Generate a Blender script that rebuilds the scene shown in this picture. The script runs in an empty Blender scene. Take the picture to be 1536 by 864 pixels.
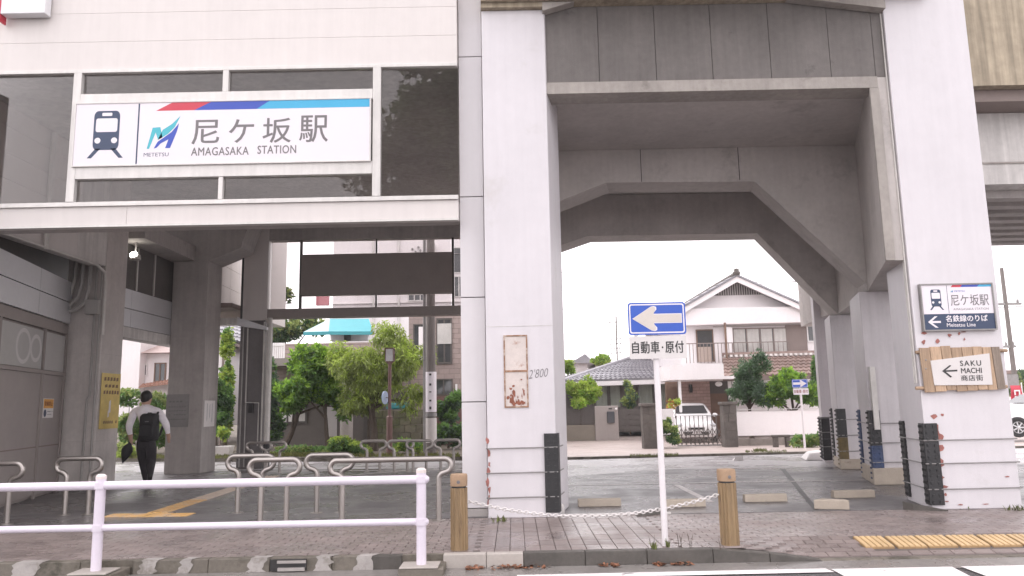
import bpy, bmesh, math, random
from mathutils import Vector, Matrix
random.seed(7)
R = math.radians
scene = bpy.context.scene
COL = scene.collection

# ------------------------------------------------------------------ camera
F_PX, EYE, HORIZON, ROLL = 1150.0, 1.42, 608.0, 0.0195
PITCH = math.atan((HORIZON - 432) / F_PX)
cP, sP = math.cos(PITCH), math.sin(PITCH)
cam_data = bpy.data.cameras.new('camera')
cam_data.sensor_width = 36.0
cam_data.lens = F_PX / 1536 * 36.0
cam_data.clip_start, cam_data.clip_end = 0.1, 2000
cam = bpy.data.objects.new('camera', cam_data)
COL.objects.link(cam)
right, fwd, up = Vector((1, 0, 0)), Vector((0, cP, sP)), Vector((0, -sP, cP))
cr, sr = math.cos(ROLL), math.sin(ROLL)
cx, cy = right * cr - up * sr, right * sr + up * cr
m = Matrix((cx, cy, -fwd)).transposed().to_4x4()
m.translation = Vector((0, 0, EYE))
cam.matrix_world = m
scene.camera = cam

# ------------------------------------------------------------------ light
SUN_EL, SUN_AZ = R(52), R(290)          # azimuth clockwise from +Y
world = bpy.data.worlds.new('World')
scene.world = world
world.use_nodes = True
nt = world.node_tree
nt.nodes.clear()
sky = nt.nodes.new('ShaderNodeTexSky')
sky.sky_type = 'NISHITA'
sky.sun_disc = False
sky.sun_elevation, sky.sun_rotation = SUN_EL, SUN_AZ
sky.air_density, sky.dust_density, sky.ozone_density = 1.0, 2.0, 1.0
hs = nt.nodes.new('ShaderNodeHueSaturation')
hs.inputs['Saturation'].default_value = 0.10
hs.inputs['Value'].default_value = 1.0
tint = nt.nodes.new('ShaderNodeMix')
tint.data_type, tint.blend_type = 'RGBA', 'MULTIPLY'
tint.inputs[0].default_value = 1.0
tint.inputs[7].default_value = (1.0, 0.952, 0.978, 1)
bg = nt.nodes.new('ShaderNodeBackground')
bg.inputs['Strength'].default_value = 0.15
wo = nt.nodes.new('ShaderNodeOutputWorld')
cloud = nt.nodes.new('ShaderNodeMix')                   # even overcast cloud over the clear-sky gradient
cloud.data_type, cloud.blend_type = 'RGBA', 'MIX'
cloud.inputs[0].default_value = 0.85
cloud.inputs[7].default_value = (9.8, 9.8, 9.8, 1)
nt.links.new(sky.outputs[0], hs.inputs['Color'])
nt.links.new(hs.outputs[0], cloud.inputs[6])
nt.links.new(cloud.outputs[2], tint.inputs[6])
nt.links.new(tint.outputs[2], bg.inputs['Color'])
nt.links.new(bg.outputs[0], wo.inputs['Surface'])
sl = bpy.data.lights.new('sun', 'SUN')
sl.energy, sl.angle, sl.color = 0.9, R(50), (1.0, 0.94, 0.95)
sun = bpy.data.objects.new('sun', sl)
COL.objects.link(sun)
sd = Vector((math.sin(SUN_AZ) * math.cos(SUN_EL), math.cos(SUN_AZ) * math.cos(SUN_EL), math.sin(SUN_EL)))
sun.rotation_euler = sd.to_track_quat('Z', 'Y').to_euler()
sun.location = sd * 60
vs = scene.view_settings
vs.view_transform, vs.look, vs.gamma, vs.exposure = 'Standard', 'None', 1.0, 0.86
scene.cycles.max_bounces = 10
scene.cycles.diffuse_bounces = 7
scene.cycles.glossy_bounces = 4
scene.cycles.transparent_max_bounces = 12
scene.cycles.sample_clamp_indirect = 4.0

# ------------------------------------------------------------------ survey: photo pixel -> metres
def ray(px, py):
    u, v = (px - 768) / F_PX, (432 - py) / F_PX
    u, v = cr * u + sr * v, -sr * u + cr * v
    return Vector((u, cP - v * sP, v * cP + sP))
def at(px, py, Y):
    d = ray(px, py)
    return Vector((0, 0, EYE)) + d * (Y / d.y)
def gr(px, py, z=0.0):
    d = ray(px, py)
    return Vector((0, 0, EYE)) + d * ((z - EYE) / d.z)

# ------------------------------------------------------------------ mesh builder
class MB:
    def __init__(s): s.v, s.f, s.mi, s.sm = [], [], [], []
    def add(s, verts, faces, m=0, smooth=False):
        b = len(s.v)
        s.v += [tuple(p) for p in verts]
        for f in faces:
            s.f.append([i + b for i in f]); s.mi.append(m); s.sm.append(smooth)
        return s
    def box(s, x0, x1, y0, y1, z0, z1, m=0, sk=0.0, yr=None):
        yr = y0 if yr is None else yr
        a, c = sk * (y0 - yr), sk * (y1 - yr)
        return s.add([(x0+a,y0,z0),(x1+a,y0,z0),(x1+c,y1,z0),(x0+c,y1,z0),(x0+a,y0,z1),(x1+a,y0,z1),(x1+c,y1,z1),(x0+c,y1,z1)],
              [(3,2,1,0),(4,5,6,7),(0,1,5,4),(1,2,6,5),(2,3,7,6),(3,0,4,7)], m)
    def obox(s, c, ux, uy, uz, m=0):
        c, ux, uy, uz = Vector(c), Vector(ux), Vector(uy), Vector(uz)
        P = [c + ux*a + uy*b + uz*d for d in (-1,1) for a, b in ((-1,-1),(1,-1),(1,1),(-1,1))]
        return s.add(P, [(3,2,1,0),(4,5,6,7),(0,1,5,4),(1,2,6,5),(2,3,7,6),(3,0,4,7)], m)
    def hexa(s, p, m=0):                     # 4 bottom points, 4 top points
        return s.add(p, [(3,2,1,0),(4,5,6,7),(0,1,5,4),(1,2,6,5),(2,3,7,6),(3,0,4,7)], m)
    def prism(s, poly, y0, y1, m=0, sk=0.0):  # polygon in x,z extruded along y
        n = len(poly); d = sk * (y1 - y0)
        return s.add([(x, y0, z) for x, z in poly] + [(x + d, y1, z) for x, z in poly],
              [tuple(range(n)), tuple(range(2*n-1, n-1, -1))] + [(i, i+n, (i+1) % n + n, (i+1) % n) for i in range(n)], m)
    def prismx(s, poly, x0, x1, m=0):         # polygon in y,z extruded along x
        n = len(poly)
        return s.add([(x0, y, z) for y, z in poly] + [(x1, y, z) for y, z in poly],
              [tuple(range(n)), tuple(range(2*n-1, n-1, -1))] + [(i, i+n, (i+1) % n + n, (i+1) % n) for i in range(n)], m)
    def plan(s, poly, z0, z1, m=0):           # polygon in x,y extruded up
        n = len(poly)
        return s.add([(x, y, z0) for x, y in poly] + [(x, y, z1) for x, y in poly],
              [tuple(range(n-1, -1, -1)), tuple(range(n, 2*n))] + [(i, (i+1) % n, (i+1) % n + n, i+n) for i in range(n)], m)
    def quad(s, a, b, c, d, m=0): return s.add([a, b, c, d], [(0, 1, 2, 3)], m)
    def tube(s, path, r, seg=8, m=0, caps=True, smooth=True):
        P = [Vector(p) for p in path]; n = len(P)
        rr = r if isinstance(r, (list, tuple)) else [r] * n
        t = (P[1] - P[0]).normalized()
        u = t.orthogonal().normalized(); V = []
        for i in range(n):
            if i == 0: d = P[1] - P[0]
            elif i == n-1: d = P[-1] - P[-2]
            else: d = (P[i+1] - P[i]).normalized() + (P[i] - P[i-1]).normalized()
            d = d.normalized() if d.length > 1e-9 else t
            u = (u - d * u.dot(d))
            u = u.normalized() if u.length > 1e-6 else d.orthogonal().normalized()
            w = d.cross(u)
            V += [P[i] + (u * math.cos(2*math.pi*k/seg) + w * math.sin(2*math.pi*k/seg)) * rr[i] for k in range(seg)]
        Fs = [(i*seg+k, i*seg+(k+1) % seg, (i+1)*seg+(k+1) % seg, (i+1)*seg+k) for i in range(n-1) for k in range(seg)]
        s.add(V, Fs, m, smooth)
        if caps:
            s.add(V[:seg], [tuple(range(seg-1, -1, -1))], m); s.add(V[-seg:], [tuple(range(seg))], m)
        return s
    def lathe(s, prof, c=(0,0,0), seg=16, m=0, axis='z', smooth=True):
        V = []
        for r, h in prof:
            for k in range(seg):
                a = 2*math.pi*k/seg; p, q = r*math.cos(a), r*math.sin(a)
                V.append({'z': (c[0]+p, c[1]+q, c[2]+h), 'y': (c[0]+p, c[1]+h, c[2]+q), 'x': (c[0]+h, c[1]+p, c[2]+q)}[axis])
        n = len(prof)
        s.add(V, [(i*seg+k, i*seg+(k+1) % seg, (i+1)*seg+(k+1) % seg, (i+1)*seg+k) for i in range(n-1) for k in range(seg)], m, smooth)
        if prof[0][0] > 1e-4: s.add(V[:seg], [tuple(range(seg-1, -1, -1))], m)
        if prof[-1][0] > 1e-4: s.add(V[-seg:], [tuple(range(seg))], m)
        return s
    def ball(s, c, rx, ry, rz, m=0, nu=12, nv=8):
        V = [(c[0]+rx*math.sin(math.pi*i/nv)*math.cos(2*math.pi*k/nu), c[1]+ry*math.sin(math.pi*i/nv)*math.sin(2*math.pi*k/nu), c[2]+rz*math.cos(math.pi*i/nv)) for i in range(nv+1) for k in range(nu)]
        return s.add(V, [(i*nu+k, i*nu+(k+1) % nu, (i+1)*nu+(k+1) % nu, (i+1)*nu+k) for i in range(nv) for k in range(nu)], m, True)
    def loft(s, rings, m=0, smooth=True, caps=True):
        n = len(rings[0]); V = [p for r in rings for p in r]
        s.add(V, [(i*n+k, i*n+(k+1) % n, (i+1)*n+(k+1) % n, (i+1)*n+k) for i in range(len(rings)-1) for k in range(n)], m, smooth)
        if caps:
            s.add(rings[0], [tuple(range(n-1, -1, -1))], m, smooth); s.add(rings[-1], [tuple(range(n))], m, smooth)
        return s
    def build(s, name, mats, parent=None, bevel=0.0, recalc=True, sharp=35):
        org = Vector((0, 0, 0)); p = parent
        while p is not None: org += p.location; p = p.parent
        me = bpy.data.meshes.new(name)
        me.from_pydata([(x-org.x, y-org.y, z-org.z) for x, y, z in s.v], [], s.f)
        mats = mats if isinstance(mats, (list, tuple)) else [mats]
        for q in mats: me.materials.append(q)
        me.polygons.foreach_set('material_index', s.mi)
        me.polygons.foreach_set('use_smooth', s.sm)
        if recalc:
            bm = bmesh.new(); bm.from_mesh(me)
            bmesh.ops.remove_doubles(bm, verts=bm.verts, dist=1e-5)
            bmesh.ops.recalc_face_normals(bm, faces=bm.faces)
            bm.to_mesh(me); bm.free()
        if any(s.sm): me.set_sharp_from_angle(angle=R(sharp))
        me.update()
        o = bpy.data.objects.new(name, me); COL.objects.link(o)
        if parent is not None: o.parent = parent
        if bevel:
            b = o.modifiers.new('bevel', 'BEVEL'); b.width = bevel; b.segments = 2; b.limit_method = 'ANGLE'; b.angle_limit = R(40)
        return o

def tag(o, label=None, cat=None, group=None, kind=None):
    if label: o['label'] = label
    if cat: o['category'] = cat
    if group: o['group'] = group
    if kind: o['kind'] = kind
    return o
def thing(name, label, cat, loc=(0,0,0), group=None):
    o = bpy.data.objects.new(name, None); COL.objects.link(o)
    o.empty_display_size = 0.2; o.location = loc
    return tag(o, label, cat, group)
def kids(o): return [c for c in bpy.data.objects if c.parent is o]
def dup(root, loc, rz=None, label=None, group=None):
    def cp(o, par):
        c = o.copy(); COL.objects.link(c)
        if par is not None: c.parent = par
        for k in kids(o): cp(k, c)
        return c
    r = cp(root, None); r.location = loc
    if rz is not None: r.rotation_euler = (0, 0, rz)
    if label: r['label'] = label
    if group: r['group'] = group
    return r
def text_mesh(body, size=1.0, bold=0.0, extrude=0.0, align='CENTER', spacing=1.0, shear=0.0):
    cu = bpy.data.curves.new('lettering', 'FONT')
    cu.body, cu.size, cu.offset, cu.extrude = body, size, bold, extrude
    cu.align_x, cu.align_y, cu.space_character, cu.shear, cu.resolution_u = align, 'CENTER', spacing, shear, 3
    ob = bpy.data.objects.new('lettering', cu); COL.objects.link(ob)
    dg = bpy.context.evaluated_depsgraph_get()
    me = bpy.data.meshes.new_from_object(ob.evaluated_get(dg))
    bpy.data.objects.remove(ob); bpy.data.curves.remove(cu)
    return me
def put_text(mb, body, box, fr, m=0, bold=0.0, spacing=1.0, shear=0.0):
    """lettering stretched to fill box=(u0,v0,u1,v1) of the plane fr=(origin, U, V, N)"""
    me = text_mesh(body, 1.0, min(bold, 0.0), 0.0, 'CENTER', spacing, shear)
    if not len(me.vertices): return
    xs = [v.co.x for v in me.vertices]; ys = [v.co.y for v in me.vertices]
    x0, x1, y0, y1 = min(xs), max(xs), min(ys), max(ys)
    o, U, V, N = [Vector(q) for q in fr]; u0, v0, u1, v1 = box
    k = (u1-u0)/(x1-x0); w = bold*k                 # heavier print: the same glyphs laid again a hair apart
    for i, (du, dv) in enumerate(((0,0),(w,0),(-w,0),(0,w*.7),(0,-w*.7)) if bold > 0 else ((0,0),)):
        mb.add([o + N*(.00025*i) + U*(du+u0+(v.co.x-x0)/(x1-x0)*(u1-u0)) + V*(dv+v0+(v.co.y-y0)/(y1-y0)*(v1-v0)) for v in me.vertices],
               [tuple(p.vertices) for p in me.polygons], m)
    bpy.data.meshes.remove(me)
def flat(mb, pts, fr, m=0, off=0.0):
    o, U, V, N = [Vector(q) for q in fr]
    return mb.add([o + U*u + V*v + N*off for u, v in pts], [tuple(range(len(pts)))], m)

# ------------------------------------------------------------------ materials
def mat(name, col, rough=0.8, var=0.12, scale=2.5, bump=0.0, bscale=60, metal=0.0, streak=0.0, spec=0.5, stain=None, coat=0.0,
        rvar=0.0, rscale=1.5, isl=0.0, stretch=(1,1,1), trans=0.0):
    M = bpy.data.materials.new(name); M.use_nodes = True
    nt = M.node_tree; N, L = nt.nodes, nt.links
    b = N['Principled BSDF']
    b.inputs['Roughness'].default_value = rough; b.inputs['Metallic'].default_value = metal
    b.inputs['Specular IOR Level'].default_value = spec; b.inputs['Coat Weight'].default_value = coat
    if len(col) == 3: col = (*col, 1)
    geo = N.new('ShaderNodeNewGeometry')
    mp = N.new('ShaderNodeMapping'); mp.inputs['Scale'].default_value = stretch
    L.new(geo.outputs['Position'], mp.inputs['Vector'])
    def noise(sc, det=5, vec=None, ro=0.6):
        n = N.new('ShaderNodeTexNoise'); n.inputs['Scale'].default_value = sc; n.inputs['Detail'].default_value = det; n.inputs['Roughness'].default_value = ro
        L.new(vec or mp.outputs[0], n.inputs['Vector']); return n.outputs['Fac']
    def mrange(src, a, c, lo=0.3, hi=0.7):
        q = N.new('ShaderNodeMapRange'); q.inputs[1].default_value, q.inputs[2].default_value = lo, hi
        q.inputs[3].default_value, q.inputs[4].default_value = a, c; L.new(src, q.inputs[0]); return q.outputs[0]
    def mul(c0, fac):
        x = N.new('ShaderNodeMix'); x.data_type, x.blend_type = 'RGBA', 'MULTIPLY'; x.inputs[0].default_value = 1
        cc = N.new('ShaderNodeCombineColor')
        for i in range(3): L.new(fac, cc.inputs[i])
        L.new(c0, x.inputs[6]); L.new(cc.outputs[0], x.inputs[7]); return x.outputs[2]
    rgb = N.new('ShaderNodeRGB'); rgb.outputs[0].default_value = col
    c = rgb.outputs[0]
    if var: c = mul(c, mrange(noise(scale), 1-var, 1+var)); c = mul(c, mrange(noise(scale*9, 3), 1-var*.5, 1+var*.5))
    if isl:
        oi = N.new('ShaderNodeObjectInfo'); ad = N.new('ShaderNodeMath'); ad.operation = 'ADD'
        L.new(geo.outputs['Random Per Island'], ad.inputs[0]); L.new(oi.outputs['Random'], ad.inputs[1])
        fr = N.new('ShaderNodeMath'); fr.operation = 'FRACT'; L.new(ad.outputs[0], fr.inputs[0])
        c = mul(c, mrange(fr.outputs[0], 1-isl, 1+isl, 0, 1))
    if streak:
        m2 = N.new('ShaderNodeMapping'); m2.inputs['Scale'].default_value = (7, 7, 0.35); L.new(geo.outputs['Position'], m2.inputs['Vector'])
        c = mul(c, mrange(noise(1.6, 6, m2.outputs[0]), 1-streak, 1+streak*.25, 0.35, 0.65))
    if stain:                                       # (colour, low, high, scale)
        x = N.new('ShaderNodeMix'); x.data_type = 'RGBA'
        L.new(mrange(noise(stain[3], 8, None, 0.7), 0, 1, stain[1], stain[2]), x.inputs[0]); L.new(c, x.inputs[6])
        x.inputs[7].default_value = (*stain[0], 1); c = x.outputs[2]
    L.new(c, b.inputs['Base Color'])
    if rvar: L.new(mrange(noise(rscale, 4), max(.02, rough-rvar), min(1, rough+rvar), .38, .62), b.inputs['Roughness'])
    if bump:
        bp = N.new('ShaderNodeBump'); bp.inputs['Strength'].default_value = bump; bp.inputs['Distance'].default_value = 0.01
        L.new(noise(bscale, 4), bp.inputs['Height']); L.new(bp.outputs[0], b.inputs['Normal'])
    if trans:
        out = N['Material Output']; tr = N.new('ShaderNodeBsdfTranslucent'); L.new(c, tr.inputs['Color'])
        ms = N.new('ShaderNodeMixShader'); ms.inputs[0].default_value = trans
        L.new(b.outputs[0], ms.inputs[1]); L.new(tr.outputs[0], ms.inputs[2]); L.new(ms.outputs[0], out.inputs['Surface'])
    return M
def glass_mat(name, tintc, rough=0.02, through=0.6):
    M = bpy.data.materials.new(name); M.use_nodes = True
    nt = M.node_tree; N, L = nt.nodes, nt.links; N.remove(N['Principled BSDF'])
    t = N.new('ShaderNodeBsdfTransparent'); t.inputs[0].default_value = (*[x*through for x in tintc], 1)
    gl = N.new('ShaderNodeBsdfGlossy'); gl.inputs['Roughness'].default_value = rough
    fr = N.new('ShaderNodeFresnel'); fr.inputs[0].default_value = 1.5
    ms = N.new('ShaderNodeMixShader'); L.new(fr.outputs[0], ms.inputs[0]); L.new(t.outputs[0], ms.inputs[1]); L.new(gl.outputs[0], ms.inputs[2])
    L.new(ms.outputs[0], N['Material Output'].inputs['Surface']); return M
def emit_mat(name, col, st):
    M = bpy.data.materials.new(name); M.use_nodes = True
    b = M.node_tree.nodes['Principled BSDF']; b.inputs['Base Color'].default_value = (*col, 1)
    b.inputs['Emission Color'].default_value = (*col, 1); b.inputs['Emission Strength'].default_value = st
    return M

CONC_F = mat('lit_column_concrete', (.54,.50,.48), .85, .10, 1.6, .2, 90, streak=.08, stain=((.34,.30,.27), .60, .80, 1.1))  # paler copy of the column concrete, standing in for stronger front light
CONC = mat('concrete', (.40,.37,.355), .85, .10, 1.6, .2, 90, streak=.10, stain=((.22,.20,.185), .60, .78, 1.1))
CONC_D = mat('stained_concrete', (.43,.40,.385), .88, .12, 1.2, .2, 70, streak=.10)
CONC_W = mat('shaded_wet_concrete', (.165,.150,.142), .75, .14, 1.3, .25, 70, streak=.12, stain=((.07,.064,.06), .62, .75, 2.2))  # base colour holds overhang shade as well as rain staining
CONC_I = mat('inner_concrete', (.50,.465,.445), .88, .10, 1.2, .2, 70, streak=.05, stain=((.33,.305,.29), .56, .74, 1.4))
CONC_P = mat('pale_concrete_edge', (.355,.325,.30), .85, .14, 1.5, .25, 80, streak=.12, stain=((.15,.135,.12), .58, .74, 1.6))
CONC_T = mat('weathered_tan_concrete', (.42,.355,.265), .9, .18, .9, .3, 60, streak=.35, stain=((.62,.55,.46), .64, .72, 1.6))
CONC_L = mat('light_concrete', (.62,.595,.575), .85, .10, 1.4, .2, 80, streak=.18)
CLAD = mat('white_cladding', (.655,.63,.645), .42, .025, 1.2, .05, 30, streak=.02)
PAINT_W = mat('white_pillar_paint', (.64,.615,.638), .5, .035, .8, .08, 45, streak=.03, stain=((.50,.475,.46), .60, .86, 1.3))
WALLW = mat('white_wall_panel', (.655,.615,.595), .5, .03, .7, .04, 30, streak=.03)
ALU = mat('pale_aluminium_frame', (.62,.60,.58), .38, .06, 2, .03, 40, metal=.25, streak=.08)
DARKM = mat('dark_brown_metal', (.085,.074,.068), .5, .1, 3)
STEEL = mat('stainless_tube', (.39,.36,.34), .36, .04, 4, metal=.9)
STEELP = mat('stainless_panel', (.66,.665,.685), .45, .04, 1.0, metal=.55)
GALV = mat('galvanised_strap', (.27,.26,.255), .5, .12, 8, metal=.5)
RUBBER = mat('black_rubber', (.022,.022,.024), .5, .2, 6, .3, 40)
RUBBER_B = mat('blue_worn_rubber', (.035,.055,.12), .55, .3, 4, .3, 40)
RUBBER_Y = mat('yellow_brown_rubber', (.12,.085,.03), .6, .35, 3, .3, 40)
PVC = mat('grey_conduit', (.36,.345,.33), .5, .08, 4)
PVCW = mat('pale_conduit', (.60,.58,.55), .45, .08, 4)
GUARD = mat('white_guard_rail_paint', (.70,.64,.72), .35, .03, 4, .05, 60, stain=((.34,.24,.20), .68, .78, 6))
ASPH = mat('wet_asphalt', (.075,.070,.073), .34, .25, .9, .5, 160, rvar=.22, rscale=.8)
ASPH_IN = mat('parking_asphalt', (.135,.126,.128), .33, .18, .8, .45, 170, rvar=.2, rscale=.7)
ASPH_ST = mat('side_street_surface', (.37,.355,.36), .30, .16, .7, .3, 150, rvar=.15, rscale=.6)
LINE = mat('road_paint', (.74,.70,.70), .4, .06, 3, .2, 120, stain=((.12,.11,.11), .60, .70, 4))
LINE_F = mat('worn_line_paint', (.52,.48,.47), .45, .15, 3, .2, 120, stain=((.10,.095,.095), .55, .70, 6))
PAVER = mat('wet_brick_paver', (.215,.175,.165), .34, .14, 2, .25, 120, rvar=.2, rscale=1.0, isl=.13)
PAVER_F = mat('pale_pink_paver', (.36,.30,.275), .5, .12, 2, .2, 100, rvar=.15, isl=.10)
JOINT = mat('sand_joint', (.12,.102,.095), .6, .2, 5)
KERB = mat('weathered_kerb', (.165,.145,.12), .6, .22, 3, .35, 80, stain=((.065,.058,.042), .46, .62, 3), isl=.10)
KERB_N = mat('new_pale_kerb', (.40,.365,.335), .6, .1, 3, .25, 90)
KERB_D = mat('dark_mossy_kerb', (.080,.072,.064), .6, .25, 3, .35, 80)
KPAINT = mat('faded_white_kerb_paint', (.36,.335,.32), .6, .15, 5, .2, 80, stain=((.2,.18,.155), .50, .66, 6))
TACT = mat('yellow_tactile_bar', (.54,.385,.21), .42, .12, 5, .15, 90, isl=.06)
TACT_B = mat('tan_tactile_base', (.34,.22,.11), .45, .15, 5, .15, 90)
TACT_O = mat('orange_tactile', (.70,.44,.17), .34, .14, 4, .15, 90, stain=((.55,.42,.30), .5, .62, 4))
TACT_P = mat('bleached_tactile', (.62,.51,.42), .38, .16, 4, .15, 90)
WOODR = mat('tan_ribbed_post', (.27,.185,.100), .6, .2, 4, .35, 60, stretch=(6,6,.5), stain=((.10,.055,.03), .60, .70, 2.5))
WOODC = mat('tan_post_cap', (.34,.225,.14), .55, .15, 6, .3, 60, stain=((.12,.06,.035), .64, .72, 4))
WSTOP = mat('tan_concrete_stop', (.40,.345,.285), .8, .1, 5, .3, 80, stain=((.2,.17,.14), .6, .75, 4))
WOODP = mat('weathered_plank', (.44,.31,.21), .7, .22, 5, .4, 50, stretch=(8,8,.6), isl=.22)
WOODG = mat('grey_plank', (.23,.185,.15), .75, .25, 5, .4, 50, stretch=(8,8,.6), isl=.15)
SIGNW = mat('white_sign_face', (.74,.70,.74), .3, .01, 2)
SIGNP = mat('grey_plate_face', (.64,.61,.60), .35, .03, 2)
NAVY = mat('navy_print', (.030,.050,.105), .4, .02, 2)
GREYT = mat('grey_lettering', (.16,.15,.155), .4, .02, 2)
BLACKP = mat('black_print', (.025,.024,.025), .4, .02, 2)
RED = mat('red_print', (.55,.045,.075), .4, .03, 2)
BLUE = mat('blue_print', (.035,.075,.42), .4, .03, 2)
CYAN = mat('cyan_print', (.05,.38,.62), .4, .03, 2)
TEALP = mat('teal_print', (.06,.42,.50), .4, .03, 2)
SIGNB = mat('blue_road_sign', (.020,.085,.46), .3, .03, 2)
ARROW = mat('beige_arrow_face', (.60,.545,.50), .4, .05, 4)
POLEW = mat('white_pole', (.72,.685,.70), .35, .03, 3, stain=((.4,.3,.24), .72, .8, 5))
YEL = mat('yellow_poster_face', (.62,.47,.14), .45, .12, 6)
PAPER = mat('white_paper', (.74,.71,.70), .5, .03, 3)
ORANGE = mat('orange_print', (.70,.34,.05), .45, .03, 2)
RUST = mat('rusted_plate', (.62,.555,.52), .6, .08, 4, .2, 50, stain=((.34,.16,.10), .60, .72, 5))
RUSTR = mat('red_primer', (.32,.125,.105), .7, .3, 14)
GLASS = glass_mat('window_glass', (.98,.96,.955), .012, .88)
GLASS_C = glass_mat('clear_glass', (1,.98,.98), .01, .86)
GLASS_H = mat('house_window_glass', (.055,.058,.062), .06, .2, 1.5, spec=.7)
FROST = mat('frosted_window', (.44,.43,.42), .3, .06, 1.5, spec=.6)
CURT = mat('pale_curtain', (.50,.48,.46), .85, .1, 3)
CURT_G = mat('green_grey_curtain', (.26,.28,.245), .85, .1, 3)
HOUSEW = mat('white_house_render', (.80,.76,.765), .7, .03, .8, .15, 60, streak=.02)
HOUSEG = mat('grey_house_render', (.50,.465,.46), .75, .05, .8, .15, 60)
HOUSED = mat('dark_house_wall', (.105,.092,.088), .7, .1, 1)
TAUPE = mat('taupe_render', (.30,.265,.25), .7, .06, 1)
BROWN = mat('brown_shutter', (.21,.165,.15), .6, .08, 2)
WOODD = mat('brown_timber', (.17,.105,.075), .7, .15, 3)
TILEG = mat('grey_roof_tile', (.27,.262,.285), .42, .14, 1.5, .2, 30, isl=.20)
TILEB = mat('brown_roof_tile', (.22,.155,.135), .55, .14, 1.5, .2, 30, isl=.15)
TILEW = mat('mortar_white', (.66,.62,.60), .7, .08, 3)
BRICK = mat('pinkish_brick', (.40,.28,.25), .75, .12, 1.0, .2, 40, isl=.08)
BRICK_B = mat('brown_facade_tile', (.335,.265,.245), .65, .08, 1.0, .1, 40, isl=.07)
STONE = mat('dark_stone', (.11,.097,.088), .8, .25, 4, .5, 18, isl=.12)
STONEM = mat('mossy_block', (.16,.145,.105), .85, .3, 1.6, .4, 30, stain=((.09,.11,.035), .5, .62, 1.2), isl=.14)
TEAL = mat('teal_canvas', (.055,.30,.34), .6, .06, 2)
TEALL = mat('pale_teal_canvas', (.34,.47,.49), .6, .06, 2)
WHITEM = mat('white_metal', (.76,.74,.74), .4, .04, 3)
CARW = mat('white_car_paint', (.80,.785,.79), .22, .01, 2, coat=.6)
TYRE = mat('tyre_rubber', (.02,.02,.021), .7, .1, 8)
RIM = mat('alloy_rim', (.55,.55,.56), .3, .05, 6, metal=.85)
CARG = mat('car_glass', (.035,.038,.042), .05, .05, 2, spec=.8)
LENS = mat('headlamp_lens', (.58,.58,.60), .12, .05, 6)
HAIR = mat('black_hair', (.012,.011,.011), .5, .2, 30)
SHIRT = mat('white_shirt_cloth', (.86,.82,.86), .8, .07, 12, .2, 60)
TROUS = mat('black_trouser_cloth', (.026,.022,.027), .8, .2, 10, .2, 80)
BAGM = mat('black_backpack_cloth', (.014,.013,.016), .65, .2, 12, .2, 90)
SKIN = mat('skin', (.46,.29,.22), .55, .06, 10)
BARK = mat('bark', (.085,.065,.052), .9, .3, 6, .6, 20, stretch=(3,3,.7))
BARK_P = mat('pole_concrete', (.18,.16,.15), .8, .1, 2, streak=.15)
LAMPB = mat('brown_lamp_post', (.16,.085,.075), .5, .1, 4)
SOIL = mat('planting_soil', (.10,.082,.06), .9, .3, 2, .6, 20)
WEED = mat('weed_leaf', (.13,.15,.045), .7, .3, 5, trans=.25, isl=.35)
DEADL = mat('dead_leaf', (.20,.085,.045), .6, .3, 9, isl=.4)
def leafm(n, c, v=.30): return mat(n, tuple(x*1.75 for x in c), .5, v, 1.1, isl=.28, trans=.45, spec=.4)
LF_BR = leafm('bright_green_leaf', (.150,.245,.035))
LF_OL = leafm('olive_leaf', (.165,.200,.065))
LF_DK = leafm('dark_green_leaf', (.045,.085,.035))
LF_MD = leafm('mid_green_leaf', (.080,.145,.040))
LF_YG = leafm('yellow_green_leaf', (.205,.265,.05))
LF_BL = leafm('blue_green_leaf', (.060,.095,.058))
FLOWER = mat('yellow_flower', (.62,.48,.05), .6, .1, 5)
# ================================================================== GROUND
def structure(o): o['kind'] = 'structure'; return o
SK = 0.21
def kerb_y(x):                                  # far kerb line of the side street
    for (x0, y0), (x1, y1) in zip(((-30, 26.0), (-12, 23.2), (-6, 21.6), (1.3, 20.4), (9, 20.9)), ((-12, 23.2), (-6, 21.6), (1.3, 20.4), (9, 20.9), (60, 26))):
        if x0 <= x <= x1: return y0 + (y1-y0)*(x-x0)/(x1-x0)
    return 26.0
b = MB(); b.add([(-120,-40,-.16),(120,-40,-.16),(120,160,-.16),(-120,160,-.16)], [(0,1,2,3)])
structure(b.build('ground', SOIL))
b = MB(); b.add([(-60,-12,-.13),(60,-12,-.13),(60,7.74,-.13),(-60,7.74,-.13)], [(0,1,2,3)])
structure(b.build('near_road', ASPH))
b = MB(); b.add([(-60,7.32,-.126),(60,7.32,-.126),(60,7.74,-.126),(-60,7.74,-.126)], [(0,1,2,3)])
structure(b.build('road_gutter', mat('wet_gutter_concrete', (.20,.185,.175), .35, .2, 2, .3, 80, rvar=.18)))
b = MB()
p = [gr(775,862.5,-.122), gr(1238,852.5,-.122)]
d = Vector((0.02, -.16, 0)); b.quad(p[0]+d, p[1]+d, p[1], p[0])
structure(b.build('road_edge_line', LINE))
b = MB()
for x0 in (2.86, 4.05, 5.24):
    b.quad((x0,6.2,-.1215),(x0+.95,6.2,-.1215),(x0+1.13,7.36,-.1215),(x0+.02,7.36,-.1215))
structure(b.build('crossing_stripes', mat('cracked_crossing_paint', (.76,.72,.72), .4, .05, 3, .2, 120, stain=((.16,.13,.13), .615, .66, 2.6))))
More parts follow.
